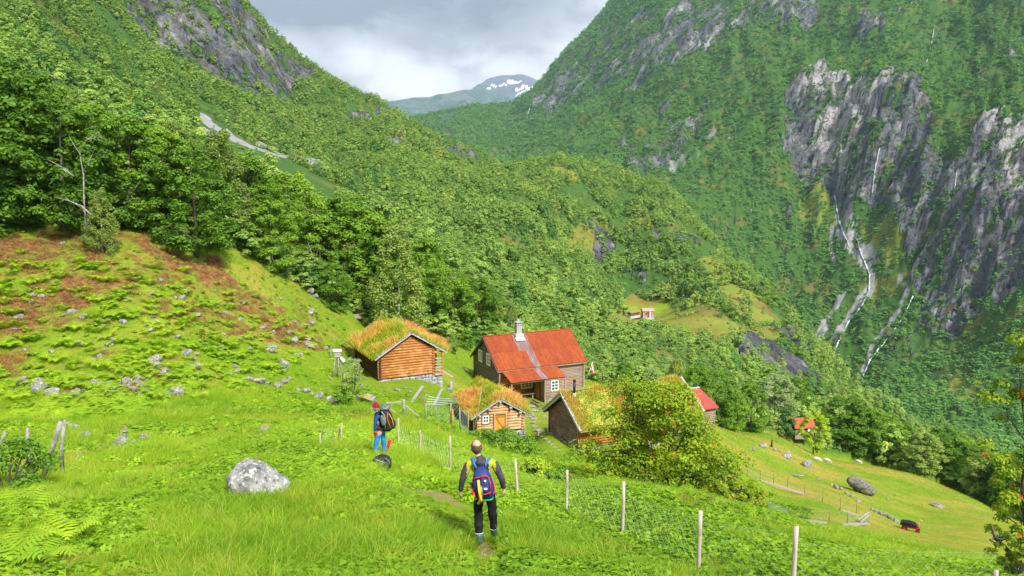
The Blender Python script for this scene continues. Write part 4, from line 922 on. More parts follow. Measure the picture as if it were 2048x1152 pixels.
# ---- tall house with the rusted roof
b=BLD['H']; e=base_empty('H','farmhouse','tall weathered farmhouse with rust red sheet roof and pale chimney'); zb,w,r,hw,L=b['zb'],b['w'],b['r'],b['hw'],b['L']; sl_=r/w; ZS=zb-.03
H_E=e
gable_wall('gable_wall',M_BRD_GREYY,e,.34,hw-.08,ZS-.05,sl_,-.3,.095,ext=.05,roof_off=.1); gable_wall('gable_wall',M_BRD_GREYY,e,L-.3,hw-.08,ZS-.05,sl_,-.3,.095,ext=.05,roof_off=.1)
side_wall('side_wall',M_BRD_GREY,e,.34,L-.3,-hw+.08,-.4,ZS-sl_*hw-.02,.095,.05,openings=[(.9,4.4,-1,2.4)]); side_wall('side_wall',M_BRD_GREY,e,.34,L-.3,hw-.08,-.4,ZS-sl_*hw-.02,.095,.05)
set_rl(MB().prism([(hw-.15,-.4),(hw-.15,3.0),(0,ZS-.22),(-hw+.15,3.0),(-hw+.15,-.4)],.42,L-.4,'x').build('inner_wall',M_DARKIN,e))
mb=MB()
for x in (.3,L-.28): 
    for y in (-hw-.02,): mb.box((x,y,1.5),(.16,.16,3.3))
set_rl(mb.build('corner_board',M_BRD_GREY,e))
# sheets of the roof, each lapped a little over the next one down
def sheet_roof(nm,parent,x0,x1,y0,z0,y1,z1,nc,nr,seed,zinc=None,th=.025):
    rg=np.random.default_rng(seed); V=[];F=[];S=[];Zc=[]
    for i in range(nc):
        for j in range(nr):
            xa,xb=x0+(x1-x0)*i/nc,x0+(x1-x0)*(i+1)/nc; ta,tb_=j/nr,(j+1)/nr
            ya,yb=y0+(y1-y0)*ta,y0+(y1-y0)*min(1.0,tb_+.012); za,zbb=z0+(z1-z0)*ta,z0+(z1-z0)*min(1.0,tb_+.012)
            up=.012 if i%2 else 0; up2=.02*(nr-j)/nr; m=6; o=len(V); s=rg.uniform(0,1)
            for q in range(m+1):
                x=xa+(xb-xa)*q/m; u=.014*(q%2)+ (.03 if q in (0,m) else 0)
                for (yy,z_) in ((ya,za),(yb,zbb)):
                    V.append((x+(.004 if q==m else 0),yy,z_+up+up2*0+u+(.012*(nr-j)))); V.append((x+(.004 if q==m else 0),yy,z_+up+u-th+(.012*(nr-j))))
            for q in range(m):
                a=o+q*4; F+= [(a,a+2,a+6,a+4),(a+1,a+5,a+7,a+3),(a+2,a+3,a+7,a+6)]; S+=[s]*3; Zc+=[1. if zinc and zinc(i,j) else 0.]*3
    me=npmesh(nm,V,np.array(F),[M_RUST],{'sheet':('FACE','FLOAT',S),'zinc':('FACE','FLOAT',Zc)})
    return link(bpy.data.objects.new(nm,me),parent)
sheet_roof('roof',e,0,L,0,zb,-w-.02,zb-r,13,2,4,lambda i,j:i==5 or (i==4 and j==0)); sheet_roof('roof',e,0,L,0,zb,w,zb-r,13,2,5)
MB().tube([(0,0,zb+.05),(L,0,zb+.05)],.07,8).build('ridge_cap',M_RUST,e,True)
sheet_roof('lean_to_roof',e,.45,6.95,-w+.25,zb-r-.06,-w-2.35,2.45,9,1,8,lambda i,j:i==5)
for sg in (-1,1):
    set_rl(MB().beam((.04,0,zb-.14),(.04,sg*w,zb-r-.14),.05,.2,(1,0,0)).build('bargeboard',M_BRD_GREYY,e)); set_rl(MB().beam((L-.04,0,zb-.14),(L-.04,sg*w,zb-r-.14),.05,.2,(1,0,0)).build('bargeboard',M_BRD_GREYY,e))
set_rl(MB().box((L/2,-w+.05,zb-r-.10),(L,.05,.16)).build('eaves_board',M_BRD_GREY,e))
window(e,'x',.24,(1.32,3.78),1.1,1.35,.07,2,3,.13,M_BRD_GREYY); window(e,'x',.24,(-.98,3.84),1.1,1.35,.07,2,3,.13,M_BRD_GREYY)
# chimney
c=MB().box((4.1,-.3,zb+.1),(.62,.60,1.9)).build('chimney',flat_mat('pale_mortar',(.36,.345,.32),.9,nz=.2),e)
MB().box((4.1,-.3,zb+1.09),(.72,.70,.10)).build('cap',M_STONE,c); mb=MB()
for dx in (-.23,0,.23):
    for dy in (-.2,.2): mb.box((4.1+dx,-.3+dy,zb+1.25),(.13,.13,.22))
mb.build('smoke_gap_bricks',M_STONE,c); MB().box((4.1,-.3,zb+1.41),(.74,.7,.10)).ball((4.1,-.3,zb+1.56),.13,8,6,jit=.2).build('top_slab',M_STONE,c)
mb=MB(); mb.box((4.1,-.86,zb-.42),(1.1,.55,.05),Euler((math.atan(sl_),0,0)).to_matrix()); mb.box((4.1,-.3,zb-.05),(.95,.9,.30)); mb.build('flashing',flat_mat('lead_flashing',(.50,.49,.46),.6),c)
# porch room under the lean-to
YF=-w-2.2
side_wall('porch_room_wall',M_BRD_GREY,e,4.45,6.8,YF,-.2,2.30,.095,.04,openings=[(5.1,6.0,.95,2.2)])
set_rl(MB().box((5.63,YF+1.15,1.0),(2.3,2.12,2.4)).build('porch_room',M_BRD_GREY,e))
mb=MB(); mb.box((4.42,YF-.06,1.05),(.15,.13,2.5)); mb.box((6.85,YF-.06,1.05),(.13,.13,2.5)); set_rl(mb.build('corner_board',M_BRD_GREY,e))
window(e,'y',YF-.03,(5.58,1.62),.86,1.12,.08,2,3,.08,M_BRD_GREY)
mb=MB(); z=-.1
while z<2.4: log_run(mb,'x',.6,4.35,-hw-.02,z,.13); z+=.23
set_rl(mb.build('porch_log_wall',M_LOG_ORX,e,True),5,18)
window(e,'y',-hw-.15,(3.45,1.35),1.35,.72,.06,3,2,.08)
MB().box((4.28,-hw-1.0,1.0),(.08,.95,2.0)).build('door',M_LOG_ORX,e)
set_rl(MB().box((.62,YF+.1,1.1),(.14,.14,2.4)).build('porch_post',M_BRD_GREY,e))
set_rl(MB().box((3.7,YF+.1,2.28),(6.4,.1,.1)).build('lean_to_beam',M_BRD_GREY,e))
plank_bench(on(e,(3.2,-hw-.6,.0)),b['yaw'],2.0,'orange wooden bench on the porch below the triple window',.45)
print('buildings ok')
# ------------------------------------------------------------------ grass, weeds, ferns
def veg_mat(name,a,b,dryc=None,trans=.4,scale=.10):
    t=NT(name); oi=t.n('ShaderNodeObjectInfo'); n=t.noise(oi.outputs['Location'],scale,3,.6); r=oi.outputs['Random']
    f=t.math('ADD',t.math('MULTIPLY',t.attr('tint'),.35),t.math('ADD',t.math('MULTIPLY',r,.35),t.math('MULTIPLY',t.ramp(n,[(.35,0),(.65,1)]),.45)),True)
    c=t.mix(f,a,b)
    if dryc: c=t.mix(t.ramp(t.math('ADD',t.math('MULTIPLY',r,.6),t.math('MULTIPLY',t.noise(oi.outputs['Location'],.5,3,.6),.6)),[(.70,0),(.82,.75)]),c,dryc)
    b_=t.bsdf(c,.5,spec=.25); tr=t.n('ShaderNodeBsdfTranslucent'); t.set(tr.inputs[0],t.mix(1.0,c,(1.15,1.15,.5),'MULTIPLY')); ms=t.n('ShaderNodeMixShader'); ms.inputs[0].default_value=trans
    t.t.links.new(b_,ms.inputs[1]); t.t.links.new(tr.outputs[0],ms.inputs[2]); return t.done(ms.outputs[0])
M_GR=veg_mat('meadow_grass',(.09,.23,.007),(.38,.57,.020),(.48,.50,.06)); M_WEED=veg_mat('weed_leaf',(.06,.18,.006),(.36,.56,.020))
M_FERN=veg_mat('fern_leaf',(.16,.34,.010),(.40,.56,.025),scale=.6); M_HEA=veg_mat('heather',(.085,.030,.016),(.34,.15,.06),(.26,.27,.04),.15,.4)
M_STRAW=veg_mat('dry_grass',(.28,.32,.04),(.54,.44,.09),(.55,.28,.08),.35,.3)
def blades(n,h,spread,lean,w,rng,seg=3,wind=(.12,-.02)):
    V=[];F=[];T=[]
    for i in range(n):
        a=rng.uniform(0,6.28); r=spread*rng.uniform(0,1)**.6; bx,by=r*math.cos(a),r*math.sin(a); hh=h*rng.uniform(.55,1.15)
        la=a+rng.uniform(-.9,.9); L=lean*hh*rng.uniform(.3,1.3); fx,fy=math.cos(la),math.sin(la); wa=rng.uniform(0,3.14); wx,wy=math.cos(wa)*w,math.sin(wa)*w; o=len(V); t_=rng.uniform(0,1)
        for s in range(seg+1):
            q=s/seg; k=q*q; ww=(1-q*.92); x=bx+fx*L*k+wind[0]*hh*k*2; y=by+fy*L*k+wind[1]*hh*k; z=hh*(q-.28*k*lean)-.03
            V+=[(x-wx*ww,y-wy*ww,z),(x+wx*ww,y+wy*ww,z)]
        for s in range(seg): F.append((o+2*s,o+2*s+1,o+2*s+3,o+2*s+2)); T.append(t_)
    return V,F,T
def weed(rng,n=16,h=.22,spread=.17,ls=.05):
    C=[];N=[]
    for i in range(n):
        a=rng.uniform(0,6.28); r=spread*rng.uniform(0,1)**.5; z=h*rng.uniform(.35,1)*(1-.4*r/spread)
        for k in range(3):
            b=a+rng.uniform(-.6,.6); C.append((r*math.cos(a)+.045*math.cos(b+k*2.1),r*math.sin(a)+.045*math.sin(b+k*2.1),z+rng.uniform(-.02,.02))); N.append((math.cos(a)*.5+rng.normal()*.25,math.sin(a)*.5+rng.normal()*.25,1))
    V,F=leaves(np.array(C),np.array(N),ls*rng.uniform(.6,1.3,len(C)),rng,.62); return V,F,rng.uniform(0,1,len(F))
def fern(rng,nf=8,L=.55):
    V=[];F=[];T=[]
    for i in range(nf):
        a=i*6.283/nf+rng.uniform(-.3,.3); l=L*rng.uniform(.75,1.15); dx,dy=math.cos(a),math.sin(a)
        P=[(dx*l*q*.85,dy*l*q*.85,l*(1.15*q-.95*q*q*q*.8)) for q in np.linspace(0,1,13)]; t_=rng.uniform(0,1)
        for k in range(1,12):
            p=P[k]; pw_=l*.30*math.sin(math.pi*min(1,.12+k/12*.9))**.8; tx,ty,tz=[P[k+1][m]-p[m] for m in range(3)]
            for s in (-1,1):
                o=len(V); ex,ey=-dy*s*pw_,dx*s*pw_; w=l*.030
                V+=[(p[0]-tx*.30,p[1]-ty*.30,p[2]-tz*.3),(p[0]+tx*.35,p[1]+ty*.35,p[2]+tz*.35),(p[0]+ex+tx*.7,p[1]+ey+ty*.7,p[2]-pw_*.18+tz*.5),(p[0]+ex*.55-tx*.15,p[1]+ey*.55-ty*.15,p[2]-pw_*.04)]
                F.append((o,o+1,o+2,o+3)); T.append(t_)
    return V,F,T
def heather(rng):
    n=70; d=rng.normal(size=(n,3)); d/=np.linalg.norm(d,axis=1,keepdims=True); d[:,2]=abs(d[:,2]); C=d*rng.uniform(.5,1,(n,1))*np.array([.26,.26,.24])
    V,F=leaves(C,d+rng.normal(size=(n,3))*.6,.035*rng.uniform(.7,1.3,n),rng,.4); return V,F,rng.uniform(0,1,n)
GC=bpy.data.collections.new('meadow_kinds'); rg=np.random.default_rng(8); kinds=[]
def addkind(vft,mat):
    V,F,T=vft; i=len(kinds); kinds.append(bpy.data.objects.new(f'kind_{i:02d}',npmesh(f'kind_{i:02d}',V,np.array(F),[mat],{'tint':('FACE','FLOAT',T)}))); GC.objects.link(kinds[-1])
for i in range(5): addkind(blades(34,.36,.15,.55,.0065,rg),M_GR)              # 0-4 long grass
for i in range(3): addkind(weed(rg,24,.27,.22,.055),M_WEED)                    # 5-7 leafy weeds
for i in range(3): addkind(blades(34,.18,.17,.5,.008,rg,2),M_GR)              # 8-10 short grass
for i in range(2): addkind(fern(rg),M_FERN)                                  # 11-12 ferns
for i in range(2): addkind(heather(rg),M_HEA)                                # 13-14 heather
for i in range(2): addkind(blades(30,.26,.16,.5,.006,rg,2),M_STRAW)           # 15-16 dry grass
def meadow_points(step,y0,y1,seed):
    rng,x,y,z=wood_points(seed,step,y0,y1,0); px,py=project(x,y,z)
    k=(y<near_lim(px)+2)&(px>-60)&(px<2110)&(py<1260)&(lut(dirt,x,y)<.35)
    for kk,b_ in BLD.items():
        a=(math.cos(b_['yaw']),math.sin(b_['yaw'])); dx,dy=x-b_['X'],y-b_['Y']; lx=dx*a[0]+dy*a[1]; ly=-dx*a[1]+dy*a[0]
        k&=~((lx>0.1)&(lx<b_['L'])&(ly<b_['hw']+.1)&(ly>-b_['hw']-(2.9 if kk=='H' else .3)))
    x,y,z,px,py=[q[k] for q in (x,y,z,px,py)]; ok=visible(x,y,z,.6); return [q[ok] for q in (x,y,z,px,py)]+[rng]
PS=[];SC=[];RT=[];IX=[]
for y0,y1,st in ((5,26,.0043),(26,62,.0048),(62,150,.0052)):
    x,y,z,px,py,rng=meadow_points(st,y0,y1,int(900+y0)); n=len(x)
    hp=lut(heath,x,y); dp=lut(dry,x,y); q=rng.uniform(0,1,n); q2=rng.uniform(0,1,n); pat=fbm(x/2.6,y/2.6,3,610); pat2=fbm(x/.9,y/.9,2,612)
    far=(y>40); lawn=((y>52)&(px>840))|((y>62)&(px>700))
    ix=np.where(lawn|(rng.uniform(0,1,n)<np.clip((y-26)/30,0,.8)),rng.integers(8,11,n),rng.integers(0,5,n))
    wp=(~lawn)&(q<np.clip(.28+pat*1.7+pat2*.8,.05,.95)*np.where(px>980,1.2,.85)*np.where(y<30,1,.35)); ix=np.where(wp,rng.integers(5,8,n),ix)
    ix=np.where((q2<dp*.62),rng.integers(15,17,n),ix); ix=np.where(q2<hp*.68,rng.integers(13,15,n),ix)
    fz=inpoly(px,py,[(-400,455),(470,555),(700,700),(400,800),(-400,830)])&(y<90); fz2=inpoly(px,py,[(0,800),(370,810),(380,840),(0,850)])|inpoly(px,py,[(0,1000),(90,1010),(120,1090),(60,1152),(0,1152)])
    ix=np.where(fz&(rng.uniform(0,1,n)<.055)|(fz2&(rng.uniform(0,1,n)<.035)),rng.integers(11,13,n),ix)
    s=rng.uniform(.7,1.25,n)*np.interp(y,[5,20,45,70,150],[.8,.95,1.15,1.05,1.5])*np.where(lawn,np.interp(y,[50,90,150],[.45,.7,.9]),1)
    s*=np.where((ix<5),np.clip(.85+fbm(x/3.5,y/3.5,2,630)*.9,.5,1.35),1)*np.where((ix==11)|(ix==12),np.interp(y,[20,60],[1,1.35]),1)
    # trodden line
    trod=polydist(px,py,[(985,1200),(975,1110),(962,1050),(900,1005),(820,985),(770,940)])<np.interp(y,[8,13,20],[60,34,14]); s*=np.where(trod&(y<24),.5,1)
    s*=np.where((np.hypot(x-(-.55),y-12.4)<.5),.45,1)
    PS.append(np.stack([x,y,z-.02],1)); SC.append(np.stack([s*1.1,s*1.1,s],1)); RT.append(np.stack([rng.normal(0,.12,n),rng.normal(0,.12,n),rng.uniform(-.9,.9,n)+np.where(rng.uniform(0,1,n)<.3,3.14,0)],1)); IX.append(ix)
PS,SC,RT,IX=map(np.concatenate,(PS,SC,RT,IX)); print('grass',len(PS))
scatter('meadow_grass',PS,SC,RT,IX,GC)
def bush(loc,r,h,label,mat=None,name='bush',n=34,ls=.07,group=None,berries=False,seed=None):
    rng=np.random.default_rng(seed if seed is not None else random.randrange(9999)); e=empty(name,loc,random.uniform(0,6),label,'bush',group)
    cl=[]
    for i in range(n):
        a=rng.uniform(0,6.28); t=rng.uniform(0,1); d=r*(1-.5*t**2)*rng.uniform(.1,1)**.5; cl.append(((d*math.cos(a),d*math.sin(a),h*(.15+.78*t)),r*.26*rng.uniform(.7,1.3)))
    link(bpy.data.objects.new('foliage',crown_mesh('foliage',mat or M_LMID,cl,70,ls,rng,.9)),e)
    mb=MB()
    for c,_r in cl[::3]: mb.tube([(c[0]*.1,c[1]*.1,-.1),(c[0]*.6,c[1]*.6,c[2]*.6),c],[.03,.02,.008],4,False)
    mb.build('stems',M_BARK,e); return e
# ------------------------------------------------------------------ rowans
def rowan(loc,h,r,label,seed,nc=330,nl=100,ls=.075,stems=6,cb=.03,lowr=None):
    rng=np.random.default_rng(seed); e=empty('rowan_tree',loc,0,label,'rowan tree'); cl=[]
    for i in range(nc):
        t=rng.uniform(0,1)**.9; R=r*(1-.50*t**1.6)*min(1,.8+t*1.4); a=i*2.39996+rng.uniform(-.5,.5); R*=.80+.28*math.sin(a*3+seed+t*4)+.12*math.sin(a*7+t*9); d=R*rng.uniform(.2,1)**.45
        cl.append(((d*math.cos(a),d*math.sin(a),h*(cb+(1-cb)*t)-.2),r*.145*rng.uniform(.6,1.25)))
    for c,rr_ in (lowr or []): 
        for k in range(16): cl.append((tuple(c[m]+rng.normal()*rr_*.5 for m in range(3)),rr_*.34))
    if lowr and len(lowr)>1: cl=[q for q in cl if not (q[0][0]>h*.12 and q[0][2]>h*(.80-.085*q[0][0]))]
    link(bpy.data.objects.new('crown',crown_mesh('crown',M_LROW,cl,nl,ls,rng,.8,0,up=.7)),e)
    mb=MB(); cs=sorted(cl,key=lambda q:rng.uniform())[:46]
    base=[(rng.normal()*.18,rng.normal()*.18) for _ in range(stems)]; st=[]
    for k in range(stems):
        a=k*6.28/stems+.4; p=[(base[k][0],base[k][1],-.3)]
        for q in (.2,.4,.62,.85): p.append((base[k][0]+math.cos(a)*r*.5*q+rng.normal()*.08,base[k][1]+math.sin(a)*r*.5*q+rng.normal()*.08,h*q*.9))
        mb.tube(p,[.09,.075,.055,.035,.012],7,False); st.append(p)
    for c,_ in cs:
        best=min((p for s in st for p in s[1:4] if p[2]<c[2]+.3),key=lambda p:(Vector(p)-Vector(c)).length,default=st[0][1])
        mb.tube([best,tuple((best[m]+c[m])/2+rng.normal()*.06 for m in range(3)),c],[.028,.018,.006],4,False)
    mb.build('trunk',M_BARK,e,True)
    mb=MB()
    for c,rr_ in cl[::4]:
        d=np.array([rng.normal()*.6,rng.normal()*.6-.6,.5]); d/=np.linalg.norm(d); q=np.array(c)+d*rr_*1.0
        for k in range(9): mb.ball(q+rng.normal(size=3)*.045,.020,5,4)
    mb.build('berries',flat_mat('rowan_berries',(.62,.075,.015),.4),e); return e
q=gp(1330,34); zt=zat(1332,772,34)
rowan(q,zt-q.z+.1,4.3,'large bushy rowan with orange red berries in front of the long turf house',3,lowr=[((3.2,-1.0,1.0),1.1),((-3.3,.2,1.9),.8),((3.9,-1.6,.4),.8)])
q=gp(1462,30); rowan(q,zat(0,955,30)-q.z,1.3,'low rowan bush at the right foot of the large rowan',5,50,110,.06,4)
q=gp(2068,21); rowan(q,zat(0,668,21)-q.z,2.0,'rowan tree cut off by the right edge of the view',9,110,110,.06,4,.05)
q=gp(2052,13); rowan(q,zat(0,1050,13)-q.z,.75,'dark low rowan bush in the lower right corner',11,40,100,.05,3)
for px,Y,top,r,lab in ((1000,46,862,1.5,'yellow green leafy bush below the small amber door cabin, left one'),(1040,44,878,1.3,'dark leafy bush below the stone footing of the small cabin'),(962,50,872,.9,'low bush at the left corner of the small cabin')):
    q=gp(px,Y); bush(q,r,max(.8,zat(0,top,Y)-q.z),lab,M_LMID,ls=.08)
for px,py,top,r,lab,mt in ((706,790,716,.95,'bush with small pale leaves beside the white box on poles',M_LPALE),(690,812,770,.7,'low green bush on the slope below the white box on poles',M_LMID),(1075,962,922,.8,'straggling reddish weed bush above the wire fence',M_LYEL),(1112,975,940,.6,'low reddish green bush left of the large rowan',M_LMID),(14,985,895,1.1,'dark bush at the left edge behind the broken posts',M_LDARK),(1060,915,905,.8,'green shrub at the grassy path below the small cabin',M_LMID)):
    q=spot(px,py); bush(q,r,max(.5,zat(0,top,q.y)-q.z),lab,mt,ls=.07 if q.y>30 else .05)
q=spot(140,1085); Vf,Ff,Tf=fern(np.random.default_rng(4),7,.62); o=bpy.data.objects.new('fern',npmesh('fern',Vf,np.array(Ff),[M_FERN],{'tint':('FACE','FLOAT',Tf)})); link(o); o.location=q; tag(o,'large upright bright green fern in the lower left foreground','fern')
# bare bleached trees in the wood edge
def bare(px,Y,pts,label):
    g=gp(px,Y); e=empty('bare_tree',g,0,label,'bare tree'); s=Y*1.02/F
    for i,L in enumerate(pts):
        P=[((x-px)*s,.15*(k%2),max(-.2,zat(0,y,Y)-g.z)) for k,(x,y) in enumerate(L)]
        MB().tube(P,[(.075 if i==0 else .035)*(1-.8*k/(len(P)-1)) for k in range(len(P))],6).build('trunk' if i==0 else 'branch',M_DEAD,e,True)
bare(178,58.5,[[(178,462),(176,400),(181,350),(175,305),(192,280),(216,262)],[(178,310),(165,290),(158,270)],[(190,281),(204,276),(228,272)],[(180,345),(192,322),(205,300)]],'crooked bleached bare tree at the front of the dark wood')
bare(150,58,[[(190,430),(170,412),(145,400),(118,394)],[(160,407),(172,418),(178,428)]],'fallen bleached branch at the foot of the dark wood')
bare(128,58,[[(160,352),(138,335),(112,318)],[(140,337),(150,350),(158,356)],[(130,330),(146,338),(152,346)]],'bleached dead limb hanging out of the dark wood, leftmost')
bare(320,69,[[(262,400),(280,370),(300,345),(330,322)],[(290,358),(276,350),(262,352)],[(300,345),(310,360)]],'thin bleached forked tree in the light green trees')
bare(634,88,[[(634,560),(632,530),(626,505),(618,482)],[(630,520),(638,500),(640,482)],[(627,505),(612,492)]],'thin pale bare tree between green crowns at the wood edge')
# ------------------------------------------------------------------ rocks
import bmesh
def rock_mesh(seed,d=(1,.8,.6),npt=16,mat=None,sub=2,rough=.05):
    r=np.random.default_rng(seed); P=r.normal(size=(npt,3)); P/=np.linalg.norm(P,axis=1,keepdims=True); P*=r.uniform(.8,1.08,(npt,1)); P*=np.array(d)/2
    bm=bmesh.new(); vs=[bm.verts.new(p) for p in P]; h=bmesh.ops.convex_hull(bm,input=vs); bmesh.ops.delete(bm,geom=list({g for g in h['geom_interior']+h['geom_unused'] if isinstance(g,bmesh.types.BMVert)}),context='VERTS')
    bmesh.ops.bevel(bm,geom=list(bm.edges),offset=.035*min(d),segments=1,affect='EDGES'); bmesh.ops.triangulate(bm,faces=bm.faces)
    bmesh.ops.subdivide_edges(bm,edges=list(bm.edges),cuts=sub,use_grid_fill=True)
    for v in bm.verts:
        c=v.co; k=float(fbm(np.array([c.x*4/d[0]+seed]),np.array([c.y*4/d[1]+c.z*5/d[2]]),3,seed)[0]); v.co=c*(1+k*rough*2.2)
    me=bpy.data.meshes.new('rock'); bm.to_mesh(me); bm.free(); me.materials.append(mat or M_ROCK); me.polygons.foreach_set('use_smooth',[False]*len(me.polygons)); me.update(); return me
RKM=[rock_mesh(s,(1,random.uniform(.65,.95),random.uniform(.5,.8)),random.choice([12,16,22]),M_ROCK if s%3 else M_ROCKM) for s in range(10)]
FLT=[rock_mesh(40+s,(1,.8,.22),16,M_ROCK) for s in range(3)]
def rock(px,py,wpx,label,group,flat=False,name='rock',sink=.25,cat='rock'):
    q=spot(px,py); w=wpx/F*q.y*1.05; me=random.choice(FLT if flat else RKM); o=bpy.data.objects.new(name,me); link(o)
    o.scale=(w,w*random.uniform(.8,1.1),w*random.uniform(.8,1.15)); o.rotation_euler=(random.uniform(-.25,.25),random.uniform(-.25,.25),random.uniform(0,6.28)); h=w*(.22 if flat else .65)
    o.location=q+Vector((0,.3*w,h*(.5-sink))); tag(o,label,cat,group); return o
WALL=[(11,777,24),(41,773,30),(71,784,42),(142,794,24),(164,792,22),(203,775,26),(224,788,32),(248,773,30),(243,795,20),(271,764,28),(284,777,26),(295,788,20),(325,747,30),(304,727,30),(351,794,38),(20,790,18),(100,792,30),(262,785,24),(212,792,20),(335,760,18),(290,765,16),(186,798,16),(318,790,20),(120,800,22)]
rw=random.Random(5); WALL+=[(x+rw.randint(-16,16),y+rw.randint(-9,7),w*rw.uniform(.5,1)) for x,y,w in WALL for _k in (0,1)]
for a in WALL: rock(*a,'grey angular stone in the tumbled stone heap across the lower left slope','stones of the tumbled wall on the left slope')
SLOPE=[(157,695,24),(215,693,22),(183,687,14),(138,632,32),(160,640,22),(123,636,18),(306,639,20),(243,650,22),(123,490,15),(388,738,24),(364,712,32),(472,747,20),(442,697,12),(541,706,28),(592,717,26),(588,646,14),(608,656,18),(575,669,16),(481,643,18),(526,656,16),(485,609,16),(616,587,24),(631,598,20),(620,628,22),(405,783,16),(80,600,20),(30,640,26),(270,560,12),(350,600,14),(430,585,12),(500,700,14),(650,700,14),(715,640,26),(728,650,16),(660,760,10),(410,690,10),(260,705,12),(560,600,10),(690,690,10)]
SLOPE+=[(rw.randint(20,640),0,rw.randint(9,20)) for _k in range(46)]; SLOPE=[(x,y if y else rw.randint(int(560+max(0,x-300)*.25),int(740)),w) for x,y,w in SLOPE]
for a in SLOPE: rock(*a,'grey stone scattered among ferns and heather on the left slope','stones scattered over the left slope')
rock(620,697,40,'long mossy stone near the top of the slope left of the upper cabin',None); rock(560,738,34,'round pale stone alone in the bright grass of the left slope',None)
for a in [(515,766,34),(496,762,20),(552,775,24),(567,768,22),(578,760,14),(612,786,22),(634,798,26),(653,804,26),(676,811,16),(535,770,18),(594,783,16),(622,793,16),(665,808,14)]: rock(*a,'small stone in the grassy line of rubble left of the upper cabin','stones of the rubble line in mid slope')
for a in [(141,862,32),(164,882,34),(186,889,16),(229,899,46),(297,886,24),(155,915,22),(73,935,24),(332,895,14),(265,893,22),(205,900,20),(246,900,22),(312,892,18)]: rock(*a,'lichen grey stone in the row beside the small cairn','stones round the small cairn')
rock(279,886,40,'flat topped stone just right of the small cairn',None)
cq=spot(252,888); ce=empty('cairn',cq,0,'small cairn of four stacked stones in the grass','cairn')
for k,(dz,w,hh) in enumerate(((.12,.40,.34),(.36,.30,.2),(.52,.36,.12),(.64,.22,.16))):
    o=bpy.data.objects.new('stone',RKM[k+1]); link(o,ce); o.location=(random.uniform(-.04,.04),0,dz); o.scale=(w,w*.9,hh/.6); o.rotation_euler=(0,0,k*1.3)
for px,py,w,lab in ((363,889,20,'small pale stone in the grass right of the cairn'),(524,867,36,'flat pale stone slab in the bright grass'),(443,898,30,'flat pinkish stone in the grass above the big boulder'),(508,880,18,'little stone just below the flat pale slab'),(585,878,18,'dark pointed stone right of the flat pale slab'),(95,842,16,'yellow mossed stone behind the broken posts'),(731,808,44,'large pale flat rock on the slope behind the hiker in the red hat')): rock(px,py,w,lab,None,flat=py>870 and w>25)
for a in [(692,834,10),(674,808,14),(794,783,14),(820,787,12),(853,793,9),(898,784,16),(812,778,10),(776,778,9),(880,790,10),(742,822,12),(760,790,8)]: rock(*a,'small stone in the lawn below the upper cabin','small stones below the upper cabin')
for a in [(1528,897,20),(1551,903,11),(1560,905,9),(1574,917,24),(1617,938,30),(1674,979,18),(1683,981,12),(1705,996,14),(1719,1006,14),(1792,992,7),(1755,1027,16),(1763,1031,14),(1771,1034,18),(1783,1040,16),(1794,1046,16),(1805,939,7),(1776,1001,8),(1695,990,12),(1640,962,12),(1745,1021,10),(1505,902,14),(1470,880,10),(1666,972,10)]: rock(*a,'low grey stone showing in the right hand pasture','stones in the pasture')
rock(2041,1042,16,'dark stone at the right edge of the pasture',None); rock(1596,956,34,'long flat pale slab in the pasture above the garden fence',None,True); rock(1880,1016,34,'long low pale slab in the middle of the open pasture',None,True)
# two boulders with a shape of their own
def boulder(loc,prof,depth,label,mat,seed,rz=0):
    """rounded block from a side profile in metres"""
    n=len(prof); K=9; V=[];cx=sum(p[0] for p in prof)/n; cz=sum(p[1] for p in prof)/n
    for k in range(K):
        a=-1+2*k/(K-1); s=math.sqrt(max(0,1-abs(a)**2.6))*.96+.04
        for p in prof: V.append((cx+(p[0]-cx)*s,a*depth/2,cz+(p[1]-cz)*s))
    F=[(k*n+i,(k+1)*n+i,(k+1)*n+(i+1)%n,k*n+(i+1)%n) for k in range(K-1) for i in range(n)]+[tuple(range(n)),tuple(range((K-1)*n,K*n))[::-1]]
    me=bpy.data.meshes.new('boulder'); me.from_pydata(V,[],F); bm=bmesh.new(); bm.from_mesh(me); bmesh.ops.recalc_face_normals(bm,faces=bm.faces); bmesh.ops.subdivide_edges(bm,edges=list(bm.edges),cuts=3,use_grid_fill=True,smooth=.5)
    for v in bm.verts:
        c=v.co; v.co=c+v.normal*float(fbm(np.array([c.x*2.2]),np.array([c.z*2.2+c.y*1.7]),4,seed)[0])*.13*depth+v.normal*float(ridged(np.array([c.x*5]),np.array([c.z*5+c.y*4]),2,seed+3)[0])*.02*depth
    bm.to_mesh(me); bm.free(); me.materials.append(mat); me.polygons.foreach_set('use_smooth',[True]*len(me.polygons)); o=bpy.data.objects.new('boulder',me); link(o); o.location=loc; o.rotation_euler=(0,0,rz); return tag(o,label,'boulder')
M_BOULD=stone_mat('spotted_boulder',(.10,.10,.10),(.40,.39,.38),1.0,.0,.9)
q=spot(522,990); s=q.y/F*.94
boulder(q,[((x-522)*s,(995-y)*s*1.03) for x,y in ((458,965),(452,955),(462,935),(478,925),(500,921),(522,926),(540,942),(560,958),(580,970),(584,992),(575,1010),(500,1012),(465,990))],1.0,'big lichen spotted boulder with a raised left end in the foreground grass',M_BOULD,5)
q=spot(1718,985); s=q.y/F*1.03
boulder(q,[((x-1718)*s,(988-y)*s) for x,y in ((1693,962),(1700,955),(1712,953),(1724,962),(1738,970),(1748,982),(1748,990),(1735,992),(1715,985),(1700,975))],2.0,'large dark boulder lying along the slope of the open pasture',stone_mat('dark_boulder',(.05,.05,.05),(.20,.19,.17),.35,.5,.6),8)
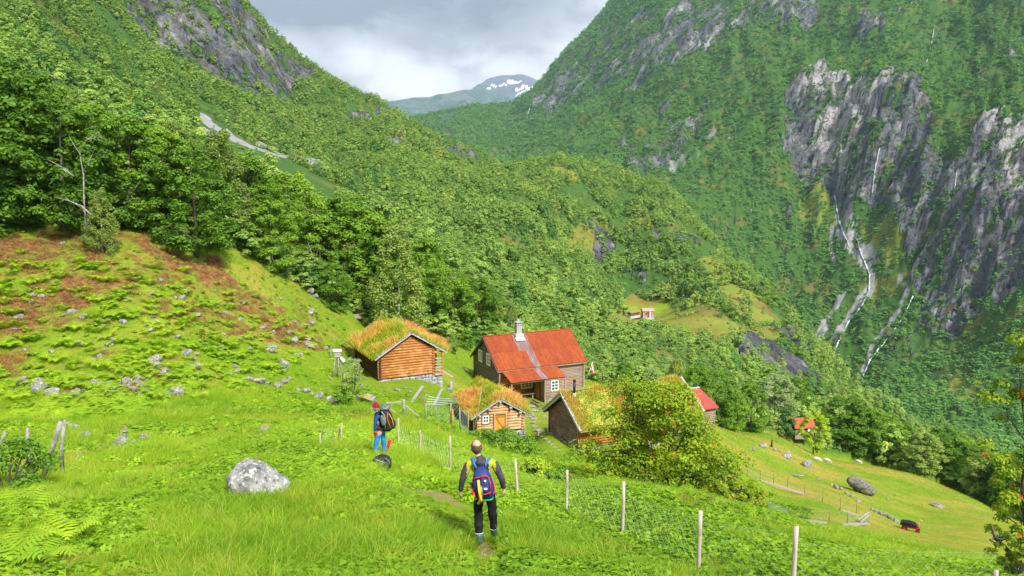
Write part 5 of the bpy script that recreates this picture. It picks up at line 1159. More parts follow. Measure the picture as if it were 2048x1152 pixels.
# flagstones
for i,(px,py,w) in enumerate([(1062,816,24),(1066,824,24),(1064,832,22),(1068,840,22),(1067,848,20),(1070,856,18),(1074,863,16),(1080,868,14),(1086,875,14),(1092,880,13),(1098,886,13),(1104,891,12),(1111,896,12),(1118,902,12),(1086,818,14),(1094,826,14),(1088,834,12),(1096,838,12),(1082,828,12),(1076,812,18),(1054,822,18),(1056,836,16)]):
    o=rock(px,py,w,'grey flagstone in the path between the small cabin and the turf house','flagstones of the farm path',True,'flagstone',.3,'flagstone'); o.rotation_euler[0]=o.rotation_euler[1]=0; o.scale.z*=.5
for i,(px,py,w) in enumerate([(975,1122,20),(980,1128,16),(860,1048,20),(968,1112,12)]): rock(px,py,w,'small brownish stone trodden into the path at the walkers feet','stones in the trodden path',True)
# ------------------------------------------------------------------ fences and small things
def post_mb(a,b,r,jit=.08):
    a,b=Vector(a),Vector(b); P=[a.lerp(b,t)+Vector((random.uniform(-1,1),random.uniform(-1,1),0))*r*.18 for t in (0,.35,.7,1)]
    return MB().tube(P,[r*1.05,r,r*.97,r*.93],8,True,jit)
M_WIRE=flat_mat('galvanised_wire',(.42,.50,.46),.5,.3)
def netting(e,a,b,h,cell=.13,w=.0035,mat=None,lift=.05,name='wire_netting'):
    """diagonal mesh between two posts; a,b bottoms (Vector)"""
    L=(b-a).length; d=(b-a)/L; up=Vector((0,0,1)); n=d.cross(up).normalized(); mb=MB(); nx=max(2,int(L/cell)); nz=max(2,int(h/cell))
    def P(i,j):
        t=i/nx; g=a.lerp(b,t); sag=.05*math.sin(math.pi*t); return Vector((g.x,g.y,g.z))+up*(lift+h*j/nz-sag*(j/nz))+n*(.012*math.sin(i*1.7+j))
    def strip(p,q):
        dd=(q-p).normalized(); s=dd.cross(n).normalized()*w; o=n*w
        mb.add([p-s,p+s,q+s,q-s,p-o,p+o,q+o,q-o],[(0,1,2,3),(4,5,6,7)])
    for i in range(nx):
        for j in range(nz):
            if (i+j)%2: strip(P(i,j),P(i+1,j+1))
            else: strip(P(i+1,j),P(i,j+1))
    for i in range(nx): strip(P(i,nz),P(i+1,nz))
    return mb.build(name,mat or M_WIRE,e)
FP=[(641,866,895,.035),(683,846,890,.04),(797,836,893,.05),(841,860,916,.045),(901,872,951,.05),(1038,918,1002,.05),(1133,940,1035,.05),(1245,963,1082,.052),(1397,1022,1150,.055),(1585,1053,1190,.06),(1988,1142,1275,.06)]
fe=empty('wire_fence',(0,0,0),0,'long wire netting fence on grey round posts crossing the foreground','fence'); foot=[]
LEAN={1038:(-.10,0),797:(.02,0),683:(.03,0)}
for px,tp,bs,r in FP:
    q=spot(px,min(bs,1150)) if bs<1152 else gp(px,{1397:11.6,1585:10.4,1988:11.2}.get(px,11)); 
    if foot and bs>=1150 and px<1900: pass
    top=zat(0,tp,q.y); foot.append((q,top)); 
    dx=LEAN.get(px,(0,0))[0]
    set_rl(post_mb(q-Vector((dx*-.0,0,.25)),Vector((q.x+dx,q.y,top)),r*.66).build('post',M_POST,fe,True))
print('posts',[(round(q.y,1),round(t-q.z,2)) for q,t in foot])
for (a,ta),(b,tb) in zip(foot[:-1],foot[1:]):
    netting(fe,a,b,max(.7,min(ta-a.z,tb-b.z,1.15)-.12),.13 if a.y<24 else .2,.0013 if a.y<24 else .0019)
o=set_rl(MB().beam(spot(674,889)-Vector((0,0,.1)),spot(674,889)+Vector((.12,0,.62)),.16,.06).build('stake',M_LOG_ORX)); tag(o,'short brown slab stake beside a fence post left of the hiker in the red hat','stake')
def stick(name,pts,r,label,cat='post',mat=None,jit=.15,group=None):
    o=set_rl(MB().tube(pts,r,7,True,jit).build(name,mat or M_DEAD,None,True)); return tag(o,label,cat,group)
def lift(px,py,Y): return Vector((float(ray(px,py)[0]*Y),Y,float(ray(px,py)[1]*Y)))
q=spot(60,966); stick('fence_post',[q-Vector((0,0,.2)),lift(60,915,q.y),lift(54,885,q.y),lift(55,856,q.y)],[.055,.05,.045,.04],'thin knotty bleached post with kinked top, left of the leaning pair')
q=spot(80,968); stick('fence_post',[q-Vector((.05,0,.2)),lift(104,900,q.y),lift(121,842,q.y)],[.06,.065,.055],'bleached fence post leaning against its upright neighbour at the left')
q=spot(120,960); stick('fence_post',[q+Vector((.02,.06,-.2)),lift(119,900,q.y)+Vector((0,.08,0)),lift(125,842,q.y)+Vector((0,.08,0))],[.06,.05,.045],'upright knotty grey post propping the leaning one at the left')
q=spot(2,930); stick('fence_post',[q-Vector((0,0,.2)),lift(0,890,q.y),lift(10,864,q.y)],[.06,.05,.045],'broken leaning post at the very left edge')
# garden fences on the lower ground
ge=empty('garden_fence',spot(1600,1000),0,'thin pole fence with netting round the vegetable garden in the pasture','fence'); off=ge.location
def gpost(px,tp,bs,r=.035):
    q=spot(px,bs,40); h=zat(0,tp,q.y); set_rl(MB().tube([q-off-Vector((0,0,.2)),Vector((q.x,q.y,h))-off],[r,r*.9],6).build('post',M_LOG_GREY,ge,True)); return q
back=[gpost(*a) for a in ((1494,930,953),(1520,940,962),(1547,946,969),(1575,951,978),(1609,967,990),(1645,980,1005),(1680,994,1021),(1712,1006,1031))]
front=[gpost(*a) for a in ((1534,1010,1039),(1573,1015,1041),(1614,1012,1044),(1658,1017,1043),(1694,1024,1049),(1737,1019,1046))]
for L in (back,front):
    for a,b_ in zip(L[:-1],L[1:]): 
        if (b_-a).length<25: netting(ge,a-off,b_-off,.9,.3,.004)
def beam_thing(p,q,w,h,label,cat='beam',mat=None,z=.08,name='beam',group=None):
    o=set_rl(MB().beam(p+Vector((0,0,z)),q+Vector((0,0,z)),w,h).build(name,mat or M_PLANK)); return tag(o,label,cat,group)
beam_thing(back[1],back[4],.22,.16,'grey beam lying along the upper garden fence')
beam_thing(back[6],back[7],.22,.16,'short grey beam lying at the lower end of the upper garden fence')
beam_thing(spot(1558,1042,40),spot(1651,1048,40),.24,.18,'long pale log lying along the front of the garden')
beam_thing(spot(1687,1052,40),spot(1737,1049,40),.24,.18,'shorter pale log at the right corner of the garden')
t=empty('gate_frame',spot(1722,1044,40),0,'fallen white wooden gate leaning at the right corner of the garden','gate'); g=t.location
for a,b_ in (((1716,1046),(1738,1026)),((1722,1050),(1740,1030)),((1714,1045),(1726,1051)),((1726,1036),(1737,1043))): set_rl(MB().beam(spot(a[0],a[1],40)-g+Vector((0,0,.3)),lift(b_[0],b_[1],g.y)-g+Vector((0,0,.1)),.12,.08).build('rail',M_PLANK,t))
rng=np.random.default_rng(31); P=[]
for i in range(150):
    px=rng.uniform(1542,1620); py=1012+ (px-1542)*.20+rng.uniform(-5,12); q=spot(px,py,40); P.append(tuple(q))
n=len(P); scatter('vegetable_leaves',np.array(P),np.ones((n,3))*rng.uniform(1.1,1.9,(n,1)),np.stack([np.zeros(n),np.zeros(n),rng.uniform(0,6,n)],1),rng.integers(5,8,n),GC)
# sheep
M_WOOL=flat_mat('wool',(.58,.54,.48),.95,nz=.12,sc=14); M_WFACE=flat_mat('sheep_face',(.50,.44,.38),.9)
def sheep(px,py,rz,label,lying=False,s=1.0):
    q=spot(px,py); e=empty('sheep',q,rz,label,'sheep','sheep grazing at the brow of the pasture',scale=s); mb=MB(); z=.34 if lying else .62
    vs=MB(); vs.ball((0,0,z),.34,14,10,(1.62,.82,.86),.035); vs.ball((.42,0,z-.02),.24,10,8,(1.1,.85,1),.03)
    vs.tube([(.5,0,z+.02),(.68,0,z-.12),(.80,0,z-.38 if not lying else z-.02)],[.16,.11,.085],8); vs.ball((-.52,0,z+.02),.09,8,6,(1,.8,1.6))
    if not lying:
        for x,y in ((.33,.14),(.36,-.14)): vs.tube([(x,y,.5),(x+.02,y,.27),(x-.01,y,.0)],[.085,.045,.04],7)
        for x,y in ((-.38,.14),(-.34,-.14)): vs.tube([(x,y,.52),(x+.05,y,.36),(x-.05,y,.22),(x-.01,y,.0)],[.11,.065,.04,.04],7)
    b_=vs.build('body',M_WOOL,e,True); m=b_.modifiers.new('r','REMESH'); m.mode='VOXEL'; m.voxel_size=.03; m.use_smooth_shade=True
    hd=MB(); hz_=z-.46 if not lying else z+.0; hd.ball((.84,0,hz_+.08),.085,10,8,(1.0,.8,1.5)); hd.ball((.90,0,hz_-.04),.055,8,6,(1,.9,1.3))
    for s_ in (-1,1): hd.ball((.80,s_*.10,hz_+.16),.05,6,5,(.5,1.2,.5))
    hd.build('face',M_WFACE,e,True); return e
sheep(1633,924,-.5,'white sheep grazing, between the lying one and its right neighbour'); sheep(1653,926,-.7,'white sheep grazing head down, third from the left of four')
sheep(1716,928,-.9,'white sheep standing apart from the others, rightmost of the four'); sheep(1612,925,.3,'white sheep lying in the grass, leftmost of the four',True,.85)
q=spot(1543,894); stick('stump',[q-Vector((0,0,.2)),q+Vector((0,0,.7)),q+Vector((.08,0,1.25))],[.2,.16,.10],'dark brown standing tree stump on the upper pasture','stump',M_LOG_DARK)
# red two wheeled machine under a black cover
q=spot(1820,1062); e=empty('garden_tractor',q,-.55,'small red garden tractor under a black cover in the pasture','tractor')
MR=flat_mat('red_enamel',(.50,.02,.02),.35); MT=flat_mat('rubber',(.02,.02,.02),.8)
MB().box((0,0,.52),(1.5,.62,.22)).box((.72,0,.62),(.35,.5,.35)).build('chassis',MR,e,bevel=.05)
c=MB(); c.prism([(-1.05,.62),(-.95,1.0),(-.2,1.12),(.6,.98),(.75,.66)],-.42,.42,'y'); c.build('cover',flat_mat('black_tarpaulin',(.012,.012,.016),.45),e,bevel=.08)
for x,y,r in ((-.55,.42,.32),(-.55,-.42,.32),(.75,.36,.22),(.75,-.36,.22)):
    w_=MB().tube([(x,y-.09,r),(x,y+.09,r)],r,18).build('wheel',MT,e,bevel=.03); MB().tube([(x,y-.10,r),(x,y+.10,r)],r*.5,12).build('rim',MR,w_)
MB().tube([(.45,.1,.95),(.85,.1,1.15)],.03,6).tube([(.85,-.25,1.15),(.85,.45,1.15)],.03,6).build('handlebar',flat_mat('steel',(.6,.65,.65),.3,.6),e)
MB().ball((.98,.2,1.35),.12,8,6).build('lamp',flat_mat('pink_plastic',(.75,.25,.18),.5),e)  # plain pink plastic ball above the handlebar, gives no light
# small white box on poles
q=spot(676,757); e=empty('box_on_poles',q,.3,'small white box with lid on tripod poles, left of the upper cabin','box')
H_=zat(0,700,q.y)-q.z; mb=[]
for x,y in ((-.5,-.25),(.45,-.2),(0,.45),(.1,-.35)): set_rl(MB().tube([(x,y,-.2),(x*.35,y*.35,H_-.5)],[.06,.045],7,jit=.1).build('leg',M_DEAD,e,True))
set_rl(MB().box((0,0,H_-.32),(.5,.45,.5)).build('body',M_PLANK,e)); MB().box((0,0,H_-.03),(.72,.62,.07),Euler((.05,.04,0)).to_matrix()).build('lid',M_WHITE,e,bevel=.01)
MB().tube([(.25,-.25,H_-.6),(.55,-.3,H_-1.0)],[.12,.16],10).build('funnel',M_WHITE,e,True)
stick('fence_post',[spot(661,716)-Vector((0,0,.2)),spot(661,716)+Vector((.1,0,1.1))],[.06,.05],'old grey post behind the white box on poles')
# planks and posts on the lawn
def plank2(a,b,w,label,hb=0,ha=0,mat=None): 
    p,q_=spot(*a),spot(*b); o=set_rl(MB().beam(p+Vector((0,0,.06+ha)),q_+Vector((0,0,.06+hb)),w,.06).build('plank',mat or M_PLANK)); return tag(o,label,'plank')
plank2((823,806),(846,781),.30,'broad bleached plank lying askew below the upper cabin',.35)
plank2((836,796),(856,808),.26,'thick grey log lying across the end of the bleached plank',0,0,M_LOG_GREY)
plank2((884,742),(906,757),.28,'pale board on the grass right of the upper cabins porch')
plank2((868,812),(884,786),.26,'grey leaning board behind the netting pen',.3)
plank2((931,744),(946,752),.30,'short pale board at the left corner of the tall house',.3,.3)
q=spot(902,779); stick('stone_post',[q-Vector((0,0,.2)),q+Vector((0,0,.5)),q+Vector((.02,0,.85))],[.24,.2,.14],'squat upright grey stone post in the lawn','stone post',M_STONE)
t=empty('hurdle',spot(808,834),.1,'short broken wooden hurdle on the lawn right of the big backpack','hurdle')
set_rl(MB().tube([(0,0,-.2),(0,0,1.15)],.09,7,jit=.1).build('post',M_DEAD,t,True)); set_rl(MB().beam((-1.1,0,.95),(0,.05,1.0),.12,.06).build('rail',M_PLANK,t))
for a,b_ in (((-1.0,-.2,.75),(-.1,-.1,.0)),((.1,0,.75),(.95,-.1,.05))): set_rl(MB().beam(a,b_,.10,.06).build('brace',M_PLANK,t))
# netting pen left of the small cabin
t=empty('netting_pen',spot(890,850),0,'pale netting pen on thin posts against the small cabin','pen'); g=t.location; PP_=[]
for px,tp,bs,r in ((852,808,842,.05),(872,812,845,.04),(902,806,855,.06),(920,814,862,.05),(937,822,868,.04)):
    q=spot(px,bs); top=zat(0,tp,q.y); set_rl(MB().tube([q-g-Vector((0,0,.2)),Vector((q.x,q.y,top))-g],[r,r*.9],7).build('post',M_DEAD,t,True)); PP_.append((q-g,top-g.z))
for (a,ta),(b_,tb) in zip(PP_[:-1],PP_[1:]): netting(t,a,b_,min(ta-a.z,tb-b_.z)-.05,.16,.0045)
for k in range(4):
    a=Vector((PP_[0][0].x,PP_[0][0].y,PP_[0][1]))+Vector((0,.5*k,.02*k)); b_=Vector((PP_[3][0].x-.2,PP_[3][0].y+.5*k,PP_[3][1]+.3-.05*k)); MB().tube([a,(a+b_)/2-Vector((0,0,.08)),b_],.022,5).build('top_rope',M_WIRE,t,True)
stick('cane',[spot(906,858)-Vector((0,0,.1)),spot(906,858)+Vector((0,0,1.35))],[.04,.035],'orange brown cane standing inside the netting pen','cane',M_DOOR)
# loose boards by the porch steps
for i,(a,b_) in enumerate((((1066,801),(1086,812)),((1062,806),(1080,816)),((1072,797),(1090,806)))):
    p,q_=spot(*a),spot(*b_); o=set_rl(MB().beam(p+Vector((0,0,.1+.08*i)),q_+Vector((0,0,.08+.08*i)),.2,.06).build('board',M_LOG_GREY)); tag(o,'loose brown board lying in the heap at the porch steps','board','boards at the porch steps')
# flag
q=on(H_E,(10.9,-4.0,0)); e=empty('flag',q,0,'small red and white pennant at the right end of the tall house','flag')
MB().tube([(0,0,1.3),(.55,-.2,3.2)],.035,6).build('pole',M_WHITE,e,True)
mb=MB(); 
for i in range(6):
    for j in range(4): pass
V=[];F_=[];
for i in range(9):
    for j in range(5): u,v=i/8,j/4; V.append((.52+u*.28-v*.18,-.2+.07*math.sin(u*6),3.1-u*1.15-v*.12-.35*v*(1-u)))
me=bpy.data.meshes.new('cloth'); me.from_pydata(V,[],[(i*5+j,(i+1)*5+j,(i+1)*5+j+1,i*5+j+1) for i in range(8) for j in range(4)])
me.materials.append(flat_mat('flag_red',(.62,.03,.05),.7)); me.materials.append(M_WHITE); 
for f in me.polygons: f.material_index=1 if (f.index%4) in (1,) or (f.index//4) in (3,) else 0
o=bpy.data.objects.new('cloth',me); link(o,e); m=o.modifiers.new('t','SOLIDIFY'); m.thickness=.01
# ------------------------------------------------------------------ distant small buildings
def hut(loc,rz,L,W,hw_,rise,wall,roof,label,name='hut',base=None,windows=0,door=None):
    e=empty(name,loc,rz,label,'hut'); w2=W/2
    set_rl(MB().prism([(w2,-.6),(w2,hw_),(0,hw_+rise),(-w2,hw_),(-w2,-.6)],0,L,'x').build('wall',wall,e))
    for sg in (-1,1):
        k=(w2+.35)/w2; set_rl(MB().prism([(0,hw_+rise+.12),(sg*w2*k,hw_+rise+.12-rise*k),(sg*w2*k,hw_+rise-.08-rise*k),(0,hw_+rise-.08)],-.35,L+.35,'x').build('roof',roof,e))
    if base: set_rl(MB().box((L/2,0,-.5),(L+.3,W+.3,1.3)).build('foundation',base,e))
    for i in range(windows): MB().box((L*(.3+.4*i),-w2-.03,hw_*.6),(.9,.08,1.0)).build('window',M_GLASS,e)
    if door: MB().box((L*.5,-w2-.04,hw_*.45),(1.0,.1,hw_*.85)).build('door',door,e)
    return e
q=spot(1268,647); M_TB=flat_mat('far_turf',(.17,.20,.035),.95,nz=.3,sc=.8); M_BROWN=flat_mat('brown_boards',(.20,.07,.035),.85,nz=.35,sc=1.5); M_PINK=flat_mat('faded_pink_boards',(.42,.25,.20),.85,nz=.3,sc=1.2)
M_LIME=flat_mat('pale_stone_base',(.42,.44,.46),.9,nz=.25,sc=2)
hut(gp(1253,400)+Vector((0,0,1.0)),.75,8.0,5.6,2.2,2.4,M_BROWN,M_TB,'far brown hut with green turf roof and pale base on the distant clearing','hut',M_LIME,2)
hut(gp(1284,405)+Vector((0,0,1.0)),.03,5.9,4.8,3.8,1.1,M_PINK,M_PINK,'far faded pink brown square hut on the distant clearing','hut',M_LIME,2,M_BROWN)
o=bpy.data.objects['hut.001']; MB().box((3.9,-2.48,1.9),(.55,.12,4.4)).build('ladder_board',M_WHITE,o)
for i,(px,py,w_) in enumerate(((1324,642,7),(1328,647,9),(1318,640,6),(1332,650,6))): rock(px,py,w_,'pale stone in the little heap right of the far pink hut','pale stones on the distant clearing')
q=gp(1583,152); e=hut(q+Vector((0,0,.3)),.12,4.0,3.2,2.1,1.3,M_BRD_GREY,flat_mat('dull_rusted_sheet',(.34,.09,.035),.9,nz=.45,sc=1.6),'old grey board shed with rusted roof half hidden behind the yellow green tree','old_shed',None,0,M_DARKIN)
set_rl(MB().box((1.1,-1.66,1.1),(.5,.08,1.4)).build('shutter',M_WHITE,e)); set_rl(MB().box((2.9,-1.66,1.1),(.5,.08,1.4)).build('shutter',M_WHITE,e))
# ------------------------------------------------------------------ water
def stream(name,line,w,Y0=300,rgh=.15,kind='structure',col=(.50,.55,.58),up=.5):
    P=[]
    for (x0,y0),(x1,y1) in zip(line[:-1],line[1:]):
        for t in np.linspace(0,1,7)[:-1]: P.append(spot(x0+(x1-x0)*t,y0+(y1-y0)*t,Y0))
    P=[p for p in P if p.y>Y0]; V=[];F_=[]
    for i,p in enumerate(P):
        ww=w*(.7+.6*random.random()); o=p.y/F*ww; V+=[(p.x-o,p.y-1.5,p.z+up+.6),(p.x+o,p.y-1.5,p.z+up+.6)]
    V2=[(a,b_,c-3.5) for a,b_,c in V]; n=len(V)
    for i in range(len(P)-1): F_+=[(2*i,2*i+1,2*i+3,2*i+2)]
    me=bpy.data.meshes.new(name); me.from_pydata(V,[],F_)
    t=NT(name); n_=t.noise(t.n('ShaderNodeNewGeometry').outputs['Position'],.12,5,.7); me.materials.append(t.done(t.bsdf(t.mix(t.ramp(n_,[(.4,0),(.6,1)]),tuple(c*.45 for c in col),col),rgh)))
    o=bpy.data.objects.new(name,me); link(o); o['kind']=kind; return o
stream('stream',[(1712,480),(1722,510),(1738,550),(1737,585),(1722,615),(1700,640),(1685,665),(1672,695),(1662,726)],1.3,420)
stream('stream',[(1828,590),(1808,630),(1790,660),(1765,690),(1740,720),(1720,765)],1.0,420)
stream('stream',[(1668,395),(1676,440),(1690,480),(1700,500)],1.1,500)
for L in ([(1868,55),(1862,90),(1850,135)],[(1758,300),(1748,350),(1742,400)],[(1912,350),(1905,400)],[(1062,205),(1057,225),(1052,240)]): stream('waterfall',L,.55,420,.4,col=(.5,.54,.58))
stream('river',[(1798,838),(1815,850),(1832,858),(1850,866),(1862,872)],7,380,.15,col=(.35,.55,.55))
# ------------------------------------------------------------------ people
def skin_mesh(chains,radii,sub=2,root=0,flatten=None):
    """chains: dict of joints name->pos, list of edges ; returns evaluated mesh data"""
    names=list(chains[0]); idx={n:i for i,n in enumerate(names)}
    me=bpy.data.meshes.new('t'); me.from_pydata([chains[0][n] for n in names],[(idx[a],idx[b]) for a,b in chains[1]],[])
    o=bpy.data.objects.new('t',me); COL.objects.link(o); o.modifiers.new('s','SKIN'); sv=me.skin_vertices[0].data if me.skin_vertices else None
    if sv is None:
        bm=bmesh.new(); bm.from_mesh(me); bm.verts.layers.skin.verify(); bm.to_mesh(me); bm.free(); sv=me.skin_vertices[0].data
    for n,i in idx.items():
        r=radii[n]; sv[i].radius=r if hasattr(r,'__len__') else (r,r); sv[i].use_root=(i==root)
    o.modifiers['s'].use_smooth_shade=True
    if sub: m=o.modifiers.new('u','SUBSURF'); m.levels=m.render_levels=sub
    dg=bpy.context.evaluated_depsgraph_get(); dg.update(); r=bpy.data.meshes.new_from_object(o.evaluated_get(dg)); bpy.data.objects.remove(o); return r
def merge(meshes,name,mats,parent,wrinkle=0,seed=0):
    bm=bmesh.new()
    for me in meshes: bm.from_mesh(me)
    if wrinkle:
        bm.normal_update()
        for v in bm.verts:
            c=v.co; v.co=c+v.normal*wrinkle*float(fbm(np.array([c.x*9+seed]),np.array([c.z*16+c.y*7]),3,seed)[0])
    me=bpy.data.meshes.new(name); bm.to_mesh(me); bm.free(); me.materials.clear()
    for m in mats: me.materials.append(m)
    me.polygons.foreach_set('material_index',[0]*len(me.polygons)); me.polygons.foreach_set('use_smooth',[True]*len(me.polygons)); return link(bpy.data.objects.new(name,me),parent)
def mbmesh(mb):
    me=bpy.data.meshes.new('m'); me.from_pydata(mb.v,[],mb.f); return me
def head_mesh(c,look,tilt,r=.113):
    """head with brow, nose, chin and ears; faces local -y turned by look"""
    V=[];n,m=28,22; R=Matrix.Rotation(look,3,'Z')@Matrix.Rotation(tilt,3,'X')
    for i in range(m+1):
        th=math.pi*i/m
        for k in range(n):
            ph=2*math.pi*k/n; x=math.sin(th)*math.sin(ph); y=-math.sin(th)*math.cos(ph); z=-math.cos(th)
            sx,sy,sz=.78,.98,1.18
            if z<0: sx*=1-.28*(-z)**1.3; sy*=1-.18*(-z)
            front=max(0,-y)
            nose=.20*math.exp(-((x/.16)**2+((z+.12-.0)/.22)**2))*front; brow=.05*math.exp(-((x/.5)**2+((z-.16)/.10)**2))*front
            eye=-.07*(math.exp(-(((x-.33)/.14)**2+((z-.02)/.10)**2))+math.exp(-(((x+.33)/.14)**2+((z-.02)/.10)**2)))*front
            chin=.08*math.exp(-((x/.3)**2+((z+.82)/.18)**2))*front; mouth=-.025*math.exp(-((x/.25)**2+((z+.47)/.04)**2))*front+.03*math.exp(-((x/.22)**2+((z+.40)/.05)**2))*front
            back=.08*max(0,y)*max(0,z+.3)
            V.append((x*sx*r,(y*sy-nose-brow-eye-chin-mouth+back)*r,z*sz*r))
    F_=[(i*n+k,i*n+(k+1)%n,(i+1)*n+(k+1)%n,(i+1)*n+k) for i in range(m) for k in range(n)]
    mb=MB(); mb.add([R@Vector(v)+Vector(c) for v in V],F_)
    for s in (-1,1):
        e=MB().ball((0,0,0),.030,10,8,(.35,.75,1.15)); mb.add([R@(Vector(v)+Vector((s*r*.80,.012,-.008)))+Vector(c) for v in e.v],e.f)
    me=mbmesh(mb); bm=bmesh.new(); bm.from_mesh(me); bmesh.ops.remove_doubles(bm,verts=bm.verts,dist=1e-5); bm.to_mesh(me); bm.free(); return me,R
def hand_meshes(w,d,side,palm,curl=.5,s=1.0):
    """w wrist point, d direction of the hand, palm = direction the palm faces, side=+1 thumb on +cross"""
    w=Vector(w); d=Vector(d).normalized(); p=Vector(palm); p=(p-d*p.dot(d)).normalized(); t=d.cross(p)*side; out=[]
    J={'w':w-d*.02*s,'p1':w+d*.035*s,'p2':w+d*.075*s}
    out.append(skin_mesh((J,[('w','p1'),('p1','p2')]),{'w':(.020*s,.028*s),'p1':(.020*s,.036*s),'p2':(.016*s,.036*s)},1))
    mb=MB(); mb.ball(w+d*.055*s,.040*s,10,8,(1,1,1)); b=mbmesh(mb)
    bm=bmesh.new(); bm.from_mesh(b); Mx=Matrix((t,p,d)).transposed()
    for v in bm.verts: 
        q=Mx.transposed()@(v.co-(w+d*.055*s)); q.y*=.42; q.z*=1.15; v.co=Mx@q+(w+d*.055*s)
    bm.to_mesh(b); bm.free(); out=[out[0],b]
    for k,(off,L) in enumerate(((.030,.066),(.010,.074),(-.010,.070),(-.029,.054))):
        a=w+d*.085*s+t*off*s; c=curl+.08*k; d1=(d*math.cos(c*.6)+p*math.sin(c*.6)); d2=(d*math.cos(c*1.5)+p*math.sin(c*1.5)); d3=(d*math.cos(c*2.3)+p*math.sin(c*2.3))
        J={'a':a-d*.02*s,'b':a+d1*L*.45*s,'c':a+d1*L*.45*s+d2*L*.32*s,'e':a+d1*L*.45*s+d2*L*.32*s+d3*L*.25*s}
        out.append(skin_mesh((J,[('a','b'),('b','c'),('c','e')]),{'a':.0095*s,'b':.0090*s,'c':.0082*s,'e':.0070*s},1))
    a=w+d*.03*s+t*.030*s; J={'a':a,'b':a+(d*.5+t*.75+p*.25)*.035*s,'c':a+(d*.5+t*.75+p*.25)*.035*s+(d*.9+t*.25+p*.4)*.030*s,'e':a+(d*.5+t*.75+p*.25)*.035*s+(d*.9+t*.25+p*.4)*.030*s+(d*.9+p*.5)*.022*s}
    out.append(skin_mesh((J,[('a','b'),('b','c'),('c','e')]),{'a':.014*s,'b':.012*s,'c':.010*s,'e':.008*s},1))
    return out
M_SKIN=flat_mat('skin',(.56,.30,.20),.55,nz=.08,sc=20); M_HAIR=flat_mat('short_hair',(.10,.060,.04),.8,nz=.4,sc=60)
def cloth(name,c,rough=.8,nz=.2,sc=7,bmp=.35,spec=.2):
    t=NT(name); P=t.coord(); n=t.noise(P,sc,4,.65,.5); n2=t.noise(P,220,2,.5)
    return t.done(t.bsdf(t.mix(n,tuple(x*(1-nz) for x in c),tuple(min(1,x*(1+nz)) for x in c)),rough,t.bump(t.math('ADD',n,t.math('MULTIPLY',n2,.06)),bmp,.03),spec=spec))
M_SLV=cloth('dark_grey_sleeve',(.055,.045,.060),.7,.35); M_YEL=cloth('yellow_green_cloth',(.36,.37,.02)); M_BLK=cloth('black_cloth',(.014,.014,.018),.6,.4); M_BOOT=cloth('green_rubber_boot',(.05,.11,.085),.35,.3,spec=.5); M_CUFF=cloth('pale_boot_cuff',(.45,.50,.52)); M_SOLE=cloth('sole',(.02,.02,.02))
M_NAVY=cloth('navy_nylon',(.018,.035,.14),.55,.3); M_BLUE=cloth('blue_strap',(.03,.14,.42),.6); M_REDT=cloth('red_trim',(.60,.03,.03),.6); M_YELL=cloth('yellow_mat',(.80,.58,.02),.6); M_GRN=cloth('green_nylon',(.02,.30,.18),.6); M_GREYT=cloth('grey_strap',(.35,.38,.42),.6)
M_JBLUE=cloth('blue_jacket',(.015,.065,.24),.7,.3); M_JNVY=cloth('navy_vest',(.010,.014,.05),.7,.3); M_JEAN=cloth('bright_blue_trousers',(.02,.20,.52),.75,.35,9); M_JEAN2=M_JEAN; M_HAT=cloth('dark_red_wool_hat',(.28,.012,.035),.95,.25,30); M_PACK=cloth('black_pack_nylon',(.022,.024,.024),.55,.5,12,.6); M_PACKG=cloth('grey_green_pack_nylon',(.10,.125,.115),.55,.4,10); M_ORG=cloth('orange_strap',(.75,.28,.03),.6)
